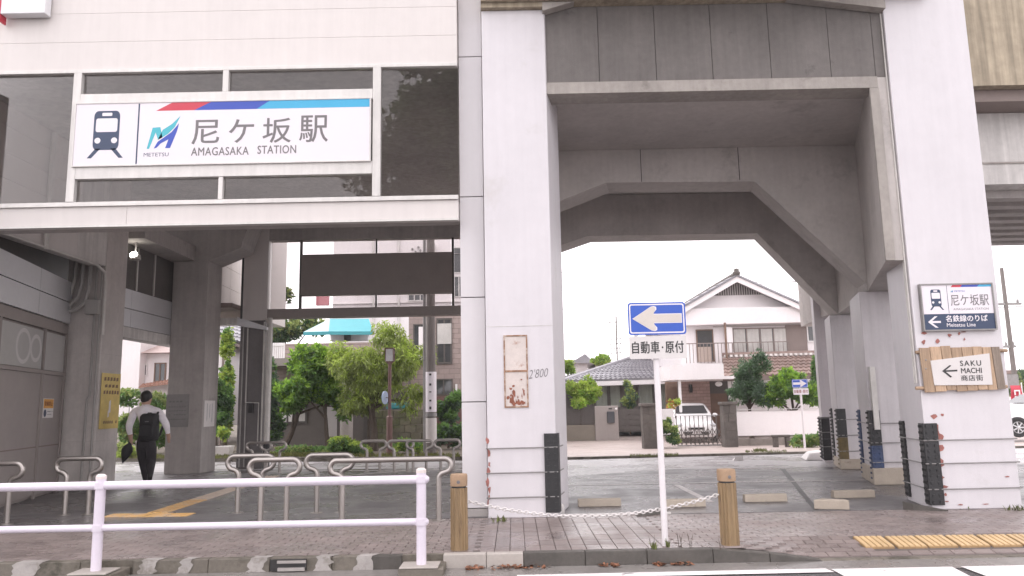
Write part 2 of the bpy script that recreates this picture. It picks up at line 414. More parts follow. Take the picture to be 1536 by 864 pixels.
# side street and parking floor
seam = [(-14,18.9),(-5.2,18.85),(-1.1,18.1),(.95,15.6),(3.3,16.9),(8,16.6),(14,16.6)]
b = MB(); top = [(x, y, 0) for x, y in seam]; bot = [(x, 10.22, 0) for x, y in seam]
for i in range(len(seam)-1): b.quad(bot[i], bot[i+1], top[i+1], top[i])
for i in range(len(seam)-1): b.quad((bot[i][0],10.22,-.15),(bot[i+1][0],10.22,-.15),bot[i+1],bot[i])
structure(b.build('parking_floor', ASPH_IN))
xs = [-60,-30,-14,-12,-9,-6,-5.2,-1.1,.95,1.3,3.3,5,8,9,14,30,60]
def seam_y(x):
    if x < -14: return 18.9
    for (x0,y0),(x1,y1) in zip(seam, seam[1:]):
        if x0 <= x <= x1: return y0+(y1-y0)*(x-x0)/(x1-x0)
    return 16.6 if x <= 14 else 9.0
b = MB()
for x0, x1 in zip(xs, xs[1:]):
    b.quad((x0,seam_y(x0),-.003),(x1,seam_y(x1),-.003),(x1,kerb_y(min(x1,59)),-.003),(x0,kerb_y(max(x0,-30)),-.003))
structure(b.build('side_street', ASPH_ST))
b = MB(); b.quad((14,9.0,-.004),(60,9.0,-.004),(60,22,-.004),(14,22,-.004)); b.quad((6.9,10.25,-.006),(14.1,10.25,-.006),(14.1,17,-.006),(6.9,17,-.006))
structure(b.build('right_street', ASPH_ST))
b = MB()
b.quad((2.72,11.3,.004),(2.83,11.3,.004),(2.83,13.7,.004),(2.72,13.7,.004))
structure(b.build('bay_line', LINE_F))
b = MB(); b.quad((.6,13.85,.0045),(7.4,13.8,.0045),(7.4,13.9,.0045),(.6,13.95,.0045))
structure(b.build('bay_line', LINE_F))
b = MB(); b.quad((-6.2,18.35,.0045),(-.4,17.6,.0045),(-.4,17.73,.0045),(-6.2,18.5,.0045))
structure(b.build('street_edge_line', LINE_F))
b = MB(); b.quad((-5.75,14.9,.005),(-5.55,14.9,.005),(-2.2,18.0,.005),(-2.42,18.0,.005))
structure(b.build('floor_line', LINE_F))
b = MB()                                         # shallow drain seam across the bay
b.quad((3.86,10.3,.003),(3.93,10.3,.003),(5.62,16.4,.003),(5.52,16.4,.003))
structure(b.build('floor_seam', mat('dark_seam', (.03,.028,.028), .5, .2, 3)))
# far apron, its kerb stones, planting strip
b = MB(); far = [x for x in xs if x >= -6]
for x0, x1 in zip(far, far[1:]):
    y0, y1 = kerb_y(x0)+.14, kerb_y(min(x1,59))+.14
    b.quad((x0,y0,.05),(x1,y1,.05),(x1,26.3,-.12),(x0,26.3,-.12)); b.quad((x0,26.3,-.12),(x1,26.3,-.12),(x1,70,-.12),(x0,70,-.12))
structure(b.build('far_pavement', PAVER_F))
b = MB()
for x0, x1 in zip(xs[1:8], xs[2:8]):
    if x1 <= -1.1: b.quad((x0,kerb_y(x0)+.14,.07),(x1,kerb_y(x1)+.14,.07),(x1,70,.07),(x0,70,.07))
structure(b.build('planting_strip', SOIL))
kb = thing('far_kerb', None, None); structure(kb)
x = -16.0; first = None
while x < 14:
    x1 = x + .98; y0, y1 = kerb_y(x), kerb_y(x1)
    q = MB(); h = .11 if x < .8 else .055
    q.hexa([(x,y0,-.1),(x1,y1,-.1),(x1,y1+.15,-.1),(x,y0+.15,-.1),(x,y0,h),(x1,y1,h),(x1,y1+.15,h),(x,y0+.15,h)])
    q.build('kerb_stone', KERB, kb); x += 1.0
# ---- near pavement of brick pavers
def ramp(x):
    t = min(1, max(0, (x-2.1)/.85)); return t*t*(3-2*t)
def sz(x, y): return -.118*ramp(x)*min(1, max(0, (8.42-y)/.60))
pv = thing('near_pavement', None, None); structure(pv)
b = MB(); gx = [-12+.5*i for i in range(28)]+[2.0+.1*i for i in range(16)]+[3.5+.5*i for i in range(22)]; gy = [7.86+.09*i for i in range(11)]+[9.2, 10.2]
for i in range(len(gx)-1):
    for j in range(len(gy)-1):
        c = [(gx[i],gy[j]),(gx[i+1],gy[j]),(gx[i+1],gy[j+1]),(gx[i],gy[j+1])]
        b.add([(x,y,sz(x,y)-.011) for x,y in c], [(0,1,2,3)])
b.build('joint_bed', JOINT, pv)
spots = []
j = 0; y = 7.925
while y < 10.2:                                  # running bond, long side along the kerb
    x = -6.3 + (.103 if j % 2 else 0)
    while x < 8.3:
        if not -.42 < x < 1.62: spots.append((x, y, .1, .05))
        x += .206
    y += .1045; j += 1
i = 0; x = -.30                                  # larger repaired area of square-laid blocks in the middle
while x < 1.54:
    y = 7.99
    while y < 10.1: spots.append((x, y, .0742, .1440)); y += .2985
    x += .1525; i += 1
tact_zone = lambda x, y: x > 3.50 and 7.99 < y < 8.41
spots = [s for s in spots if not tact_zone(s[0], s[1])]
spots.sort(key=lambda s: (s[0]*.75)**2 + s[1]**2 if -4.6 < s[0] < 5.6 else 1e9)
def paver_geo(q, x, y, hx, hy, m=0):
    c = .003; z = random.uniform(-.0008, .0008); tx, ty = random.uniform(-.004,.004), random.uniform(-.004,.004)
    def P(u, v, zz): return (x+u, y+v, sz(x+u, y+v) + zz + z + u*tx + v*ty)
    o = [P(-hx,-hy,-.012),P(hx,-hy,-.012),P(hx,hy,-.012),P(-hx,hy,-.012),P(-hx+c,-hy+c,0),P(hx-c,-hy+c,0),P(hx-c,hy-c,0),P(-hx+c,hy-c,0)]
    q.add(o, [(4,5,6,7),(0,1,5,4),(1,2,6,5),(2,3,7,6),(3,0,4,7)], m)
pms = {}
for k, (x, y, hx, hy) in enumerate(spots[:300]):
    if hx not in pms:
        q = MB(); c = .003
        q.add([(-hx,-hy,-.012),(hx,-hy,-.012),(hx,hy,-.012),(-hx,hy,-.012),(-hx+c,-hy+c,0),(hx-c,-hy+c,0),(hx-c,hy-c,0),(-hx+c,hy-c,0)],
              [(4,5,6,7),(0,1,5,4),(1,2,6,5),(2,3,7,6),(3,0,4,7)])
        o = q.build('paver', PAVER, None, recalc=False); pms[hx] = o.data; o.parent = pv
    else:
        o = bpy.data.objects.new('paver', pms[hx]); COL.objects.link(o); o.parent = pv
    s = (sz(x, y+hy)-sz(x, y-hy))/(2*hy)
    o.location = (x, y, sz(x, y)+random.uniform(-.0008,.0008)); o.rotation_euler = (math.atan(s)+random.uniform(-.003,.003), random.uniform(-.004,.004), 0)
q = MB()
for s_ in spots[300:]: paver_geo(q, *s_)
o = q.build('paver', PAVER, pv, recalc=False); o['kind'] = 'stuff'
# tactile tiles on the dropped crossing (bars run away from the road)
def tactile(x, y, parent, m, zf, s=.15, bars=4, rot=False):
    q = MB()
    def P(u, v, zz): return (x+u, y+v, zf(x+u, y+v)+zz)
    def blk(u0,u1,v0,v1,z0,z1):
        q.add([P(u0,v0,z0),P(u1,v0,z0),P(u1,v1,z0),P(u0,v1,z0),P(u0,v0,z1),P(u1,v0,z1),P(u1,v1,z1),P(u0,v1,z1)],[(3,2,1,0),(4,5,6,7),(0,1,5,4),(1,2,6,5),(2,3,7,6),(3,0,4,7)])
    blk(-s+.004, s-.004, -s+.004, s-.004, -.01, .006); nb = len(q.f)
    for k in range(bars):
        u = -s + (k+.5)*2*s/bars
        if rot: blk(-s+.02, s-.02, u-.017, u+.017, .006, .012)
        else: blk(u-.021, u+.021, -s+.012, s-.012, .006, .014)
    if m is TACT: q.mi = [1]*nb+[0]*(len(q.f)-nb)
    return q.build('tactile_tile', [m, TACT_B], parent, recalc=False)
for k in range(14):
    tactile(3.67+k*.318+random.uniform(-.006,.006), 8.20-.004*k+random.uniform(-.008,.008), pv, TACT, sz, bars=5)
pf = [o for o in COL.objects if o.name == 'parking_floor'][0]
z0 = lambda x, y: 0.0
for k in range(19): tactile(-5.12-.008*k, 11.42+k*.304, pf, TACT_O if k < 5 else TACT_P, z0, rot=False)
for k in range(4): tactile(-5.58+k*.304, 11.08-.02*k, pf, TACT_O, z0, rot=True)
# ---- near kerb
kb = thing('near_kerb', None, None); structure(kb)
def stone(x0, x1, m, z0=0.0, z1=None, ya=7.74, yb=7.86, jit=.004):
    z1 = z0 if z1 is None else z1
    q = MB(); g0, dy = .002, random.uniform(-jit, jit)
    q.hexa([(x0+g0,ya+dy,-.16),(x1-g0,ya+dy,-.16),(x1-g0,yb,-.16),(x0+g0,yb,-.16),(x0+g0,ya+.012+dy,z0),(x1-g0,ya+.012+dy,z1),(x1-g0,yb,z1),(x0+g0,yb,z0)])
    return q.build('kerb_stone', m, kb, bevel=.008)
x = -9.64
while x < -4.4: stone(x, x+.6, KERB); x += .6
stone(-4.84+.6, -4.10, KERB)
for x0, x1 in ((-3.73,-3.0),(-3.0,-2.4),(-2.4,-1.8),(-1.8,-1.42)): stone(x0, x1, KERB)
stone(-1.42, -1.12, KERB_D)
stone(-.72, -.30, KERB_N); stone(-.30, .06, KERB_N)
for x0, x1 in ((.06,.66),(.66,1.26),(1.26,1.9)): stone(x0, x1, KERB_D, .005)
stone(1.9, 2.45, KERB_D, .005, -.045); stone(2.45, 2.95, KERB_D, -.045, -.116)
x = 2.95
while x < 9: stone(x, x+.6, KERB, -.120); x += .6
for i, (u0, u1) in enumerate(((0,22),(50,84),(224,247),(281,297),(378,402),(473,497),(532,557))):      # faded white kerb paint
    xa, xb = gr(u0,845,-.07).x, gr(u1,845,-.07).x
    q = MB(); n = 5; ja = [random.uniform(-.022,.022) for _ in range(n+1)]; jb = [random.uniform(-.03,.03) for _ in range(n+1)]
    for k in range(n):
        f0, f1 = k/n, (k+1)/n; P = lambda f, x, j: (x+j+.03*f, 7.7335+.012*f, -.125+.129*f)
        q.quad(P(f0,xa,ja[k]), P(f0,xb,jb[k]), P(f1,xb,jb[k+1]), P(f1,xa,ja[k+1]))
    q.quad((xa+.03+ja[n],7.7455,.0042),(xb+.03+jb[n],7.7455,.0042),(xb+.07,7.855,.0042),(xa+.05,7.855,.0042))
    q.build('paint_patch', KPAINT, kb, recalc=False)
q = MB(); xa, xb = gr(417,850,-.08).x, gr(459,850,-.08).x
q.box(xa-.07, xb, 7.715, 7.739, -.115, -.012)
o = q.build('drain_inlet', BLACKP, kb)
q = MB(); q.box(xa, xb, 7.70, 7.7145, -.045, -.02); q.box(xa+.01, xb-.01, 7.69, 7.7145, -.115, -.085)
q.build('inlet_edge', KPAINT, o)
for xg in (-3.95, -.90):
    q = MB(); q.box(xg-.25, xg+.28, 7.79, 7.858, -.16, -.004); q.build('kerb_stone', KERB, kb)
def litter_leaves(name, runs, m, n):
    q = MB()
    for _ in range(n):
        xa, xb = random.choice(runs); x = random.uniform(xa, xb); y = 7.72-abs(random.gauss(0,.045)); z = -.122+random.uniform(0,.022)
        a = random.uniform(0, 6.28); s = random.uniform(.016,.038); u = Vector((math.cos(a), math.sin(a), random.uniform(-.5,.5)))*s; w = Vector((-math.sin(a), math.cos(a), random.uniform(-.5,.5)))*s*.6
        c = Vector((x,y,z)); q.add([c-u, c+w*.9, c+u, c-w], [(0,1,2,3)])
    o = q.build(name, m, None, recalc=False); return tag(o, 'brown dead leaves lying in the gutter along the dark kerb', 'leaves', kind='stuff')
litter_leaves('dead_leaves', [(gr(a,850,-.12).x, gr(c,850,-.12).x) for a, c in ((700,725),(738,790),(738,825),(900,930),(985,1000),(1010,1045))], DEADL, 210)

# ================================================================== VIADUCT
via = thing('railway_viaduct', 'pale concrete railway viaduct with white clad pillars over a parking bay', 'viaduct', (3, 10.1, 0))
YF = 10.1
def sbox(q, x0, x1, y0, y1, z0, z1, m=0): return q.box(x0, x1, y0, y1, z0, z1, m, SK)
def guard(par, x, y, zt, m=RUBBER, w=.155, side=-1, z0=.06, skew=SK, back=True, t=.028):
    """studded rubber corner strip: front leg plus the leg round the corner"""
    q = MB(); a, c = (x-t, x+w) if side < 0 else (x-w, x+t)
    q.box(a, c, y-t, y-.002, z0, zt)
    if back:
        if side < 0: q.box(x-t, x-.002, y-.002, y+.16, z0, zt, 0, skew, y)
        else: q.box(x+.002, x+t, y-.002, y+.12, z0, zt, 0, skew, y)
    n = max(3, int((zt-z0)/.075))
    for k in range(n):
        for j in (.25, .75):
            zc, xc = z0+(k+.5)*(zt-z0)/n, a+(c-a)*j
            q.obox((xc, y-t-.004, zc), (.016,0,0), (0,.006,0), (0,0,.016))
            if side < 0 and back: q.obox((x-t-.004+SK*.16*j, y+.16*j, zc), (.006,0,0), (0,.016,0), (0,0,.016))
    return q.build('corner_guard', m, par)
def strap(par, x0, x1, y0, dep, z, skew=SK, r=.009, out=.03):
    q = MB(); q.tube([(x0-out+skew*dep, y0+dep+.02, z), (x0-out, y0-out, z), (x1+.012, y0-out, z+.004), (x1+.012+skew*dep, y0+dep, z)], r, 6)
    return q.build('strap', GALV, par)
# left white pillar
q = MB(); sbox(q, -.36, .53, YF, YF+1.0, .0, 6.93)
pl = q.build('pillar', PAINT_W, via, bevel=.012)
for zt in [at(780, y, YF).z for y in (672, 709, 746)]: strap(pl, -.345, .53, YF, .5, zt, out=.026)
guard(pl, .53, YF, at(826,650,YF).z, side=1)
q = MB(); q.box(-.362,.532,YF-.004,YF+.3,3.352-.9,3.358-.9); q.build('panel_joint', CONC_L, pl)
zs = [.10] + [at(707, y, 10.32).z for y in (603, 446, 295, 85)] + [7.4]
for z0_, z1_ in zip(zs, zs[1:]):
    q = MB(); q.box(-.70, -.372, 10.32, 10.42, z0_+.006, z1_-.006); q.build('cladding_panel', CLAD, pl, bevel=.005)
q = MB(); q.box(-.69, -.375, 10.43, 10.9, .0, 7.4); q.build('cladding_backing', CONC_D, pl)
q = MB(); q.box(-.74, -.37, 10.30, 10.8, .0, .095); q.build('plinth', CONC, pl)
a, c = at(757,505,YF), at(791,609,YF)
q = MB(); q.box(a.x, c.x, YF-.006, YF+.001, c.z, a.z); rp = q.build('rusted_plate', RUST, pl); rp['label'] = 'rusty access plate framed in brown rust'
q = MB(); w = .018
for bx in ((a.x-w,a.x,c.z-w,a.z+w),(c.x,c.x+w,c.z-w,a.z+w),(a.x,c.x,a.z,a.z+w),(a.x,c.x,c.z-w,c.z),(a.x,c.x,(a.z+c.z)/2-.012,(a.z+c.z)/2+.012)): q.box(bx[0],bx[1],YF-.014,YF+.001,bx[2],bx[3])
q.build('plate_frame', mat('brown_rust', (.27,.15,.09), .8, .35, 9, .3, 50, stain=((.55,.45,.38), .5, .62, 12)), rp)
q = MB(); rn = random.Random(5)
for k in range(34):
    px, py = rn.uniform(762,787), 606-abs(rn.gauss(0,13)); c_ = at(px, py, YF); rw, rh = rn.uniform(.008,.03), rn.uniform(.012,.05); n = 8
    q.add([(c_.x+rw*math.cos(.785*j)*rn.uniform(.4,1.1), YF-.0068-.00025*k, max(c.z+.004, c_.z+rh*math.sin(.785*j)*rn.uniform(.4,1.1))) for j in range(n)], [tuple(range(n))])
o = q.build('rust_bloom', mat('red_rust', (.26,.095,.06), .8, .3, 12), rp, recalc=False); o['kind'] = 'stuff'
q = MB(); s0, s1 = at(793,566,YF), at(822,551,YF)
put_text(q, "2'800", (0,0,s1.x-s0.x,.115), ((s0.x,YF-.003,s0.z-.02),(1,0,.10),(0,0,1),(0,-1,0)), 0, -.012, 1.0, .25)
q.build('handwriting', GREYT, pl, recalc=False)
def flakes(par, pts, y, m=RUSTR):
    q = MB()
    for (px, py, rw, rh) in pts:
        c = at(px, py, y); n = random.randint(7, 10)
        q.add([(c.x+math.cos(6.283*k/n)*rw*1.75*random.uniform(.35,1.15), y-.004-.0003*len(q.f), c.z+math.sin(6.283*k/n)*rh*1.25*random.uniform(.35,1.15)) for k in range(n)], [tuple(range(n))])
    o = q.build('flaked_paint', m, par, recalc=False); o['kind'] = 'stuff'
flakes(pl, [(731,662,.014,.05),(733,680,.012,.07),(734,697,.012,.04),(733,707,.018,.05),(731,724,.016,.06),(734,735,.012,.05),(732,752,.008,.05),(734,745,.01,.03)], YF)
# right white pillar
q = MB(); sbox(q, 5.30, 6.45, YF, YF+1.05, .0, 7.6)
pr = q.build('pillar', PAINT_W, via, bevel=.012)
for zt in [at(1450, y, YF).z for y in (659.5, 694.5, 733)]: strap(pr, 5.30, 6.45, YF, 1.05, zt)
guard(pr, 5.30, YF, at(1390,635,YF).z); guard(pr, 5.30+SK*.88, YF+.88, at(1370,631,YF+.88).z, w=.05, back=True)
for dx in (.02, .045):
    q = MB(); q.tube([(5.30-.02+SK*dx*3, YF+dx*3, 1.6), (5.30-.02+SK*dx*3, YF+dx*3, 7.4)], .012, 8); q.build('conduit', PVCW, pr)
flakes(pr, [(1401,625,.03,.035),(1413,622,.012,.02),(1404,645,.035,.07),(1410,655,.025,.05),(1409,672,.035,.05),(1411,694,.035,.05),(1408,708,.018,.035),(1413,716,.02,.025),(1417,730,.025,.03),(1418,742,.016,.02),
            (1386,500,.03,.022),(1385,513,.02,.03),(1406,512,.02,.045),(1424,503,.018,.025),(1438,500,.012,.02),(1446,498,.03,.01),(1446,509,.008,.02),(1420,752,.02,.008),(1440,757,.025,.007),(1478,756,.03,.008),(1510,715,.02,.008)], YF)
q = MB(); q.hexa([(4.98,10.2,.0),(5.06,10.1,.0),(5.42,9.95,.0),(5.36,10.06,0),(4.98,10.2,.10),(5.06,10.1,.08),(5.42,9.95,.015),(5.36,10.06,.02)]); q.build('ramp_plate', KERB_D, pr)
# front portal beam: panels over the bay, pale lip below
zl, zh = 5.69, 7.0
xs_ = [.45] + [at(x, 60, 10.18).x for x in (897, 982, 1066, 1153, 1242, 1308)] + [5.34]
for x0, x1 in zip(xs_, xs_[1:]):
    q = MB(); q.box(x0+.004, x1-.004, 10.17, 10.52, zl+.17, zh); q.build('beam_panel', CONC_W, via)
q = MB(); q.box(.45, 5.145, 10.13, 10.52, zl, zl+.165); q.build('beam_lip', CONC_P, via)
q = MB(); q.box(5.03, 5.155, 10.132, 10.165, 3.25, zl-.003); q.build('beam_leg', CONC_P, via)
q = MB(); q.box(.56, 5.25, 9.2, 9.945, 7.10, 7.4); q.build('added_shade_slab', CONC, via)  # unseen slab, added above the view to shade the beam panels
q = MB(); q.box(-.36, 5.9, 9.95, 10.6, zh+.004, 8.8); q.box(-.36,.50,10.02,10.5,6.935,7.0); q.build('deck_edge', CONC_T, via)
for pl_ in ([(.5,6.99),(.5,6.86),(.95,6.99)], [(5.29,6.99),(5.29,6.80),(3.95,6.99)]): q = MB(); q.prism(pl_, 10.0, 10.155); q.build('deck_haunch', CONC_P, via)
# deck soffit
q = MB(); q.hexa([(-.3,10.56,5.86),(6.2,10.56,5.86),(8.6,20.2,5.86),(-.3,20.2,5.86),(-.3,10.56,6.5),(6.2,10.56,6.5),(8.6,20.2,6.5),(-.3,20.2,6.5)])
q.build('deck_slab', CONC_I, via)
# inner frames with haunches
def frame(Y, pts, dep, xr, zc, name='cross_frame'):
    P = [at(px, py, Y) for px, py in pts]
    poly = [(-.5,5.855),(xr,5.855),(xr,zc),(P[3].x,zc),(P[3].x,P[3].z),(P[2].x,P[2].z),(P[1].x,P[1].z),(P[0].x,P[0].z),(-.5,P[0].z-.35)]
    q = MB(); q.prism(poly, Y, Y+dep, 0, SK); o = q.build(name, CONC_I, via); return P, o
P2, f2 = frame(13.05, [(826,307),(909,274),(1132,272),(1299,424)], .66, 7.0, 3.25)
q = MB()
for px in (961, 1108): c = at(px, 250, 13.04); q.box(c.x, c.x+.012, 13.043, 13.049, 5.26, 5.85)
q.box(.5, 6.1, 13.043, 13.049, 4.35, 4.358) if False else None
q.build('formwork_joint', mat('dark_joint_line', (.07,.062,.06), .9), f2)
P3, f3 = frame(16.04, [(826,373),(881,354),(1136,350),(1256,471)], .66, 7.9, 3.18)
def girder(x0, y0, x1, y1, w, zb):
    q = MB(); q.hexa([(x0,y0,zb),(x0+w,y0,zb),(x1+w,y1,zb),(x1,y1,zb),(x0,y0,5.857),(x0+w,y0,5.857),(x1+w,y1,5.857),(x1,y1,5.857)])
    return q.build('girder', CONC_I, via)
girder(5.045, 10.17, P2[3].x+.02, 13.045, 1.05, 3.252)
girder(P2[3].x+.16, 13.72, P3[3].x+.02, 16.035, .95, 3.2)
girder(P3[3].x+.16, 16.71, 7.5, 19.9, .8, 3.3)
# inner columns on the right
def column(x, Y, w, dep, zt, zg, plinth, mg, straps=(1.0,.68,.36), m=PAINT_W):
    q = MB(); q.box(x, x+w, Y, Y+dep, .0, zt, 0, .30); o = q.build('column', m, via, bevel=.012)
    for s in straps: strap(o, x, x+w, Y, dep, s, .30)
    guard(o, x, Y, zg*.52, mg[0], skew=.3); guard(o, x, Y, zg, RUBBER, skew=.3, z0=zg*.52+.003); guard(o, x+.3*dep*.9, Y+dep*.9, zg, mg[1], w=.04, skew=.3)
    if plinth:
        q = MB(); q.box(x-.07, x+w+.2, Y-.1, Y+dep+.1, .0, plinth, 0, .30); q.build('plinth', WSTOP, o, bevel=.015)
    return o
COLM = mat('pale_steel_jacket', (.56,.53,.545), .45, .05, 2, .05, 40, streak=.08)
column(5.99, 13.12, .82, 1.25, 3.248, 1.22, .27, (RUBBER_B, RUBBER_B), m=COLM)
column(6.68, 16.08, .80, 1.1, 3.178, 1.22, .2, (RUBBER_Y, RUBBER), m=COLM)
column(6.99, 17.7, .5, .6, 5.85, 1.02, 0, (RUBBER, RUBBER), m=COLM)
c = at(1302,590,13.1)
q = MB(); q.box(6.03,6.12,13.06,13.115,.9,1.95); q.build('junction_box', PVCW, via)
# next span to the right
q = MB(); q.box(6.46, 16, 10.35, 10.75, 5.78, 9.0); q.build('deck_edge', CONC_T, via)
q = MB(); q.box(6.46, 16, 10.50, 15.2, 5.60, 5.775); q.build('deck_recess', BROWN, via)
q = MB(); q.box(6.56, 16, 10.95, 15.0, 4.50, 5.595); q.build('box_girder', CONC_L, via)
q = MB(); q.box(6.56, 16, 10.93, 10.949, 4.81, 4.835); q.build('drip_edge', CONC_P, via)
for k in range(8):
    q = MB(); y = 11.3+.5*k; q.box(6.9, 16, y, y+.22, 4.38, 4.498); q.build('soffit_rib', CONC_D, via)

# ================================================================== STATION BUILDING (left)
st = thing('station_building', 'white panelled station building with a glazed band above the open entrance', 'building', (-4, 10.1, 0))
XW0, XW1 = -9.4, -.705
zw = [at(345, y, YF).z for y in (101, 58, 15)]
lev = [zw[0]+.0, zw[1], zw[2]]
while lev[-1] < 9.0: lev.append(lev[-1]+.44)
for z0_, z1_ in zip(lev, lev[1:]):
    for x0, x1 in ((-9.4,XW1),):
        q = MB(); q.box(x0+.003, x1-.003, YF+.02, YF+.10, z0_+.0018, z1_-.0018); q.build('wall_panel', WALLW, st)
q = MB(); q.box(-9.4, XW1, YF+.11, YF+.3, lev[0]+.05, 9); q.build('panel_backing', CONC_D, st)
zt, zb = at(345,101,YF).z, at(345,302,YF).z            # window band top, sill
zs0, zs1 = at(345,337,YF).z, at(345,304,YF).z           # fascia
for x0, x1 in ((-9.4,-5.2),(-5.2,XW1)):
    q = MB(); q.box(x0+.0015, x1-.0015, YF, YF+.22, zs0+.03, zs1-.02); q.build('fascia_panel', WALLW, st, bevel=.004)
q = MB(); q.box(-9.4, XW1, YF-.035, YF+.05, zs1-.018, zs1+.012); q.box(-9.4, XW1, YF-.02, YF+.05, zs0, zs0+.026); q.build('drip_trim', ALU, st)
q = MB(); q.box(-9.4, XW1, YF+.23, YF+.5, zs0+.05, zb-.02); q.build('fascia_backing', CONC_D, st)
def X(px, py=200): return at(px, py, YF).x
# frame members: heads, sills, posts and the two bands that carry the sign
xL0, xL1, xR0, xR1 = X(106), X(118), X(559), X(571)
def member(x0, x1, z0, z1, dy=0.0, name='window_frame'):
    q = MB(); q.box(x0, x1, YF-.012-dy, YF+.09, z0, z1); return q.build(name, ALU, st, bevel=.004)
member(-9.4, XW1, zt-.045, zt+.0); member(-9.4, XW1, zb-.01, zb+.028)
member(xL0, xL1, zb+.03, zt-.047, .006); member(xR0, xR1, zb+.03, zt-.047, .006)
zA0, zA1 = at(345,153,YF).z, at(345,138,YF).z            # band over the sign
zB0, zB1 = at(345,265,YF).z, at(345,246,YF).z            # band under it
member(xL1+.002, xR0-.002, zA0, zA1, .01); member(xL1+.002, xR0-.002, zB0, zB1, .01)
mt, mb_ = X(339,120), X(331,282)
member(mt-.04, mt+.04, zA1+.002, zt-.047, .003); member(mb_-.03, mb_+.03, zb+.03, zB0-.002, .003)
GL = [(-9.4, xL0-.004, zb+.03, zt-.047),(xL1+.004, mt-.042, zA1+.004, zt-.047),(mt+.042, xR0-.004, zA1+.004, zt-.047),
      (xL1+.004, mb_-.032, zb+.03, zB0-.004),(mb_+.032, xR0-.004, zb+.03, zB0-.004),(xR1+.004, XW1, zb+.03, zt-.047)]
for x0, x1, z0_, z1_ in GL:
    q = MB(); q.box(x0, x1, YF+.045, YF+.053, z0_, z1_); q.build('window_pane', GLASS, st)
q = MB(); q.box(xL1+.006, xR0-.006, YF+.06, YF+.09, zB1, zA0); q.build('sign_backing', DARKM, st)
# ceiling, far screen over the street side, side walls
q = MB(); q.box(-9.6, -.35, YF+.31, 20.2, 6.25, 6.5); q.build('ceiling', CONC_L, st)
q = MB(); q.box(-13, -9.3, 9.3, 16.5, 0, 6.24); q.build('inner_block', TAUPE, st)
XS = -7.86
for k in range(7):                                       # white panels of the inner side wall
    z0_ = 4.23+.42*k; z1_ = min(z0_+.42, 6.24)
    if z1_-z0_ > .05:
        q = MB(); q.box(XS-.06, XS, YF+.55, 13.6, z0_+.003, z1_-.003); q.build('side_panel', WALLW, st)
q = MB(); q.box(XS-.3, XS-.07, YF+.55, 14.6, 4.24, 6.24); q.box(XS-.06, XS-.004, 13.61, 14.6, 4.24, 6.24); q.build('side_beam', CONC_L, st)
q = MB(); q.tube([(XS+.035, YF+.6, 4.20), (XS+.035, 14.2, 4.20), (XS+.03, 14.52, 4.1), (XS+.03, 14.58, 3.9), (XS+.03, 14.58, 2.9)], .026, 8); q.build('conduit', PVCW, st)
q = MB(); c = at(73,350,12.6); q.tube([(XS+.05, 12.6, 4.16), (XS+.05, 12.6, 6.2)], .045, 8); q.build('downpipe', PVCW, st)
q = MB()
for k, xx in enumerate((-8.42,-8.28,-8.14)):
    q.tube([(xx, 14.56, 6.2), (xx, 14.56, 4.0-.12*k), (xx-.06, 14.56, 3.72-.1*k), (xx-.22, 14.52, 3.50-.06*k), (xx-.7, 14.45, 3.42-.05*k)], .042, 8)
q.build('conduit_bundle', PVC, st)
q = MB(); q.box(-8.18,-7.93,14.52,14.64,3.30,3.58); q.build('junction_box', PVC, st, bevel=.01)
# entrance side wall with doors, steel band and dark slot above
def wx(y): return -7.95-.232*(y-12.16)
def wquad(q, y0, y1, z0, z1, off=0.0, m=0, t=.05):
    a, c = wx(y0)+off, wx(y1)+off
    q.hexa([(a-t,y0,z0),(a,y0,z0),(c,y1,z0),(c-t,y1,z0),(a-t,y0,z1),(a,y0,z1),(c,y1,z1),(c-t,y1,z1)], m)
ZW = 2.92
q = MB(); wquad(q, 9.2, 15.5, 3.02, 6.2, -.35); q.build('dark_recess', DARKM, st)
for z0_, z1_ in ((3.12,3.52),(3.53,3.92)):
    for y0, y1 in ((9.2,11.2),(11.2,13.0),(13.0,14.6)):
        q = MB(); wquad(q, y0+.004, y1-.004, z0_+.004, z1_-.004, .04); q.build('steel_panel', STEELP, st)
q = MB(); wquad(q, 9.2, 14.62, ZW, 3.11, .0); q.build('head_rail', TAUPE, st)
q = MB(); wquad(q, 9.2, 14.62, 0, ZW, -.06, 0, .06); q.build('entrance_backing', TAUPE, st)
for y0, y1, nm in ((9.3,11.6,'sliding_door'),(11.63,13.42,'sliding_door'),(13.47,14.52,'door_panel')):
    q = MB(); wquad(q, y0, y1, .06, 2.12, .0, 0, .04); o = q.build(nm, bpy.data.materials.get('taupe_door') or mat('taupe_door', (.31,.275,.262), .45, .06, 1), st)
    q = MB(); wquad(q, y0+.05, y1-.05, 2.2, ZW-.05, .01, 0, .03); q.build('frosted_pane', FROST, o)
    q = MB(); wquad(q, y0, y1, .86, .88, .006, 0, .01); q.build('door_rail', BROWN, o)
q = MB()
for y in (11.615, 13.445, 14.54): wquad(q, y-.03, y+.03, .0, ZW, .03)
wquad(q, 9.2, 14.6, 2.125, 2.19, .028); q.build('door_frame', TAUPE, st)
# round wheel-like print on the frosted glass
for cy_, rr in ((11.2,.31),(12.55,.31),(13.08,.25)):
    q = MB(); n = 28; cz = 2.54
    for k in range(n):
        a0, a1 = 6.2832*k/n, 6.2832*(k+1)/n
        pts = [(cy_+math.cos(a)*r_, cz+math.sin(a)*r_*.95) for a, r_ in ((a0,rr),(a1,rr),(a1,rr-.07),(a0,rr-.07))]
        if all(2.22 < z < ZW-.06 for _, z in pts): q.add([(wx(y)+.0125, y, z) for y, z in pts], [(0,1,2,3)])
    q.build('glass_print', bpy.data.materials.get('pale_glass_print') or mat('pale_glass_print', (.62,.60,.595), .4, .03), st, recalc=False)
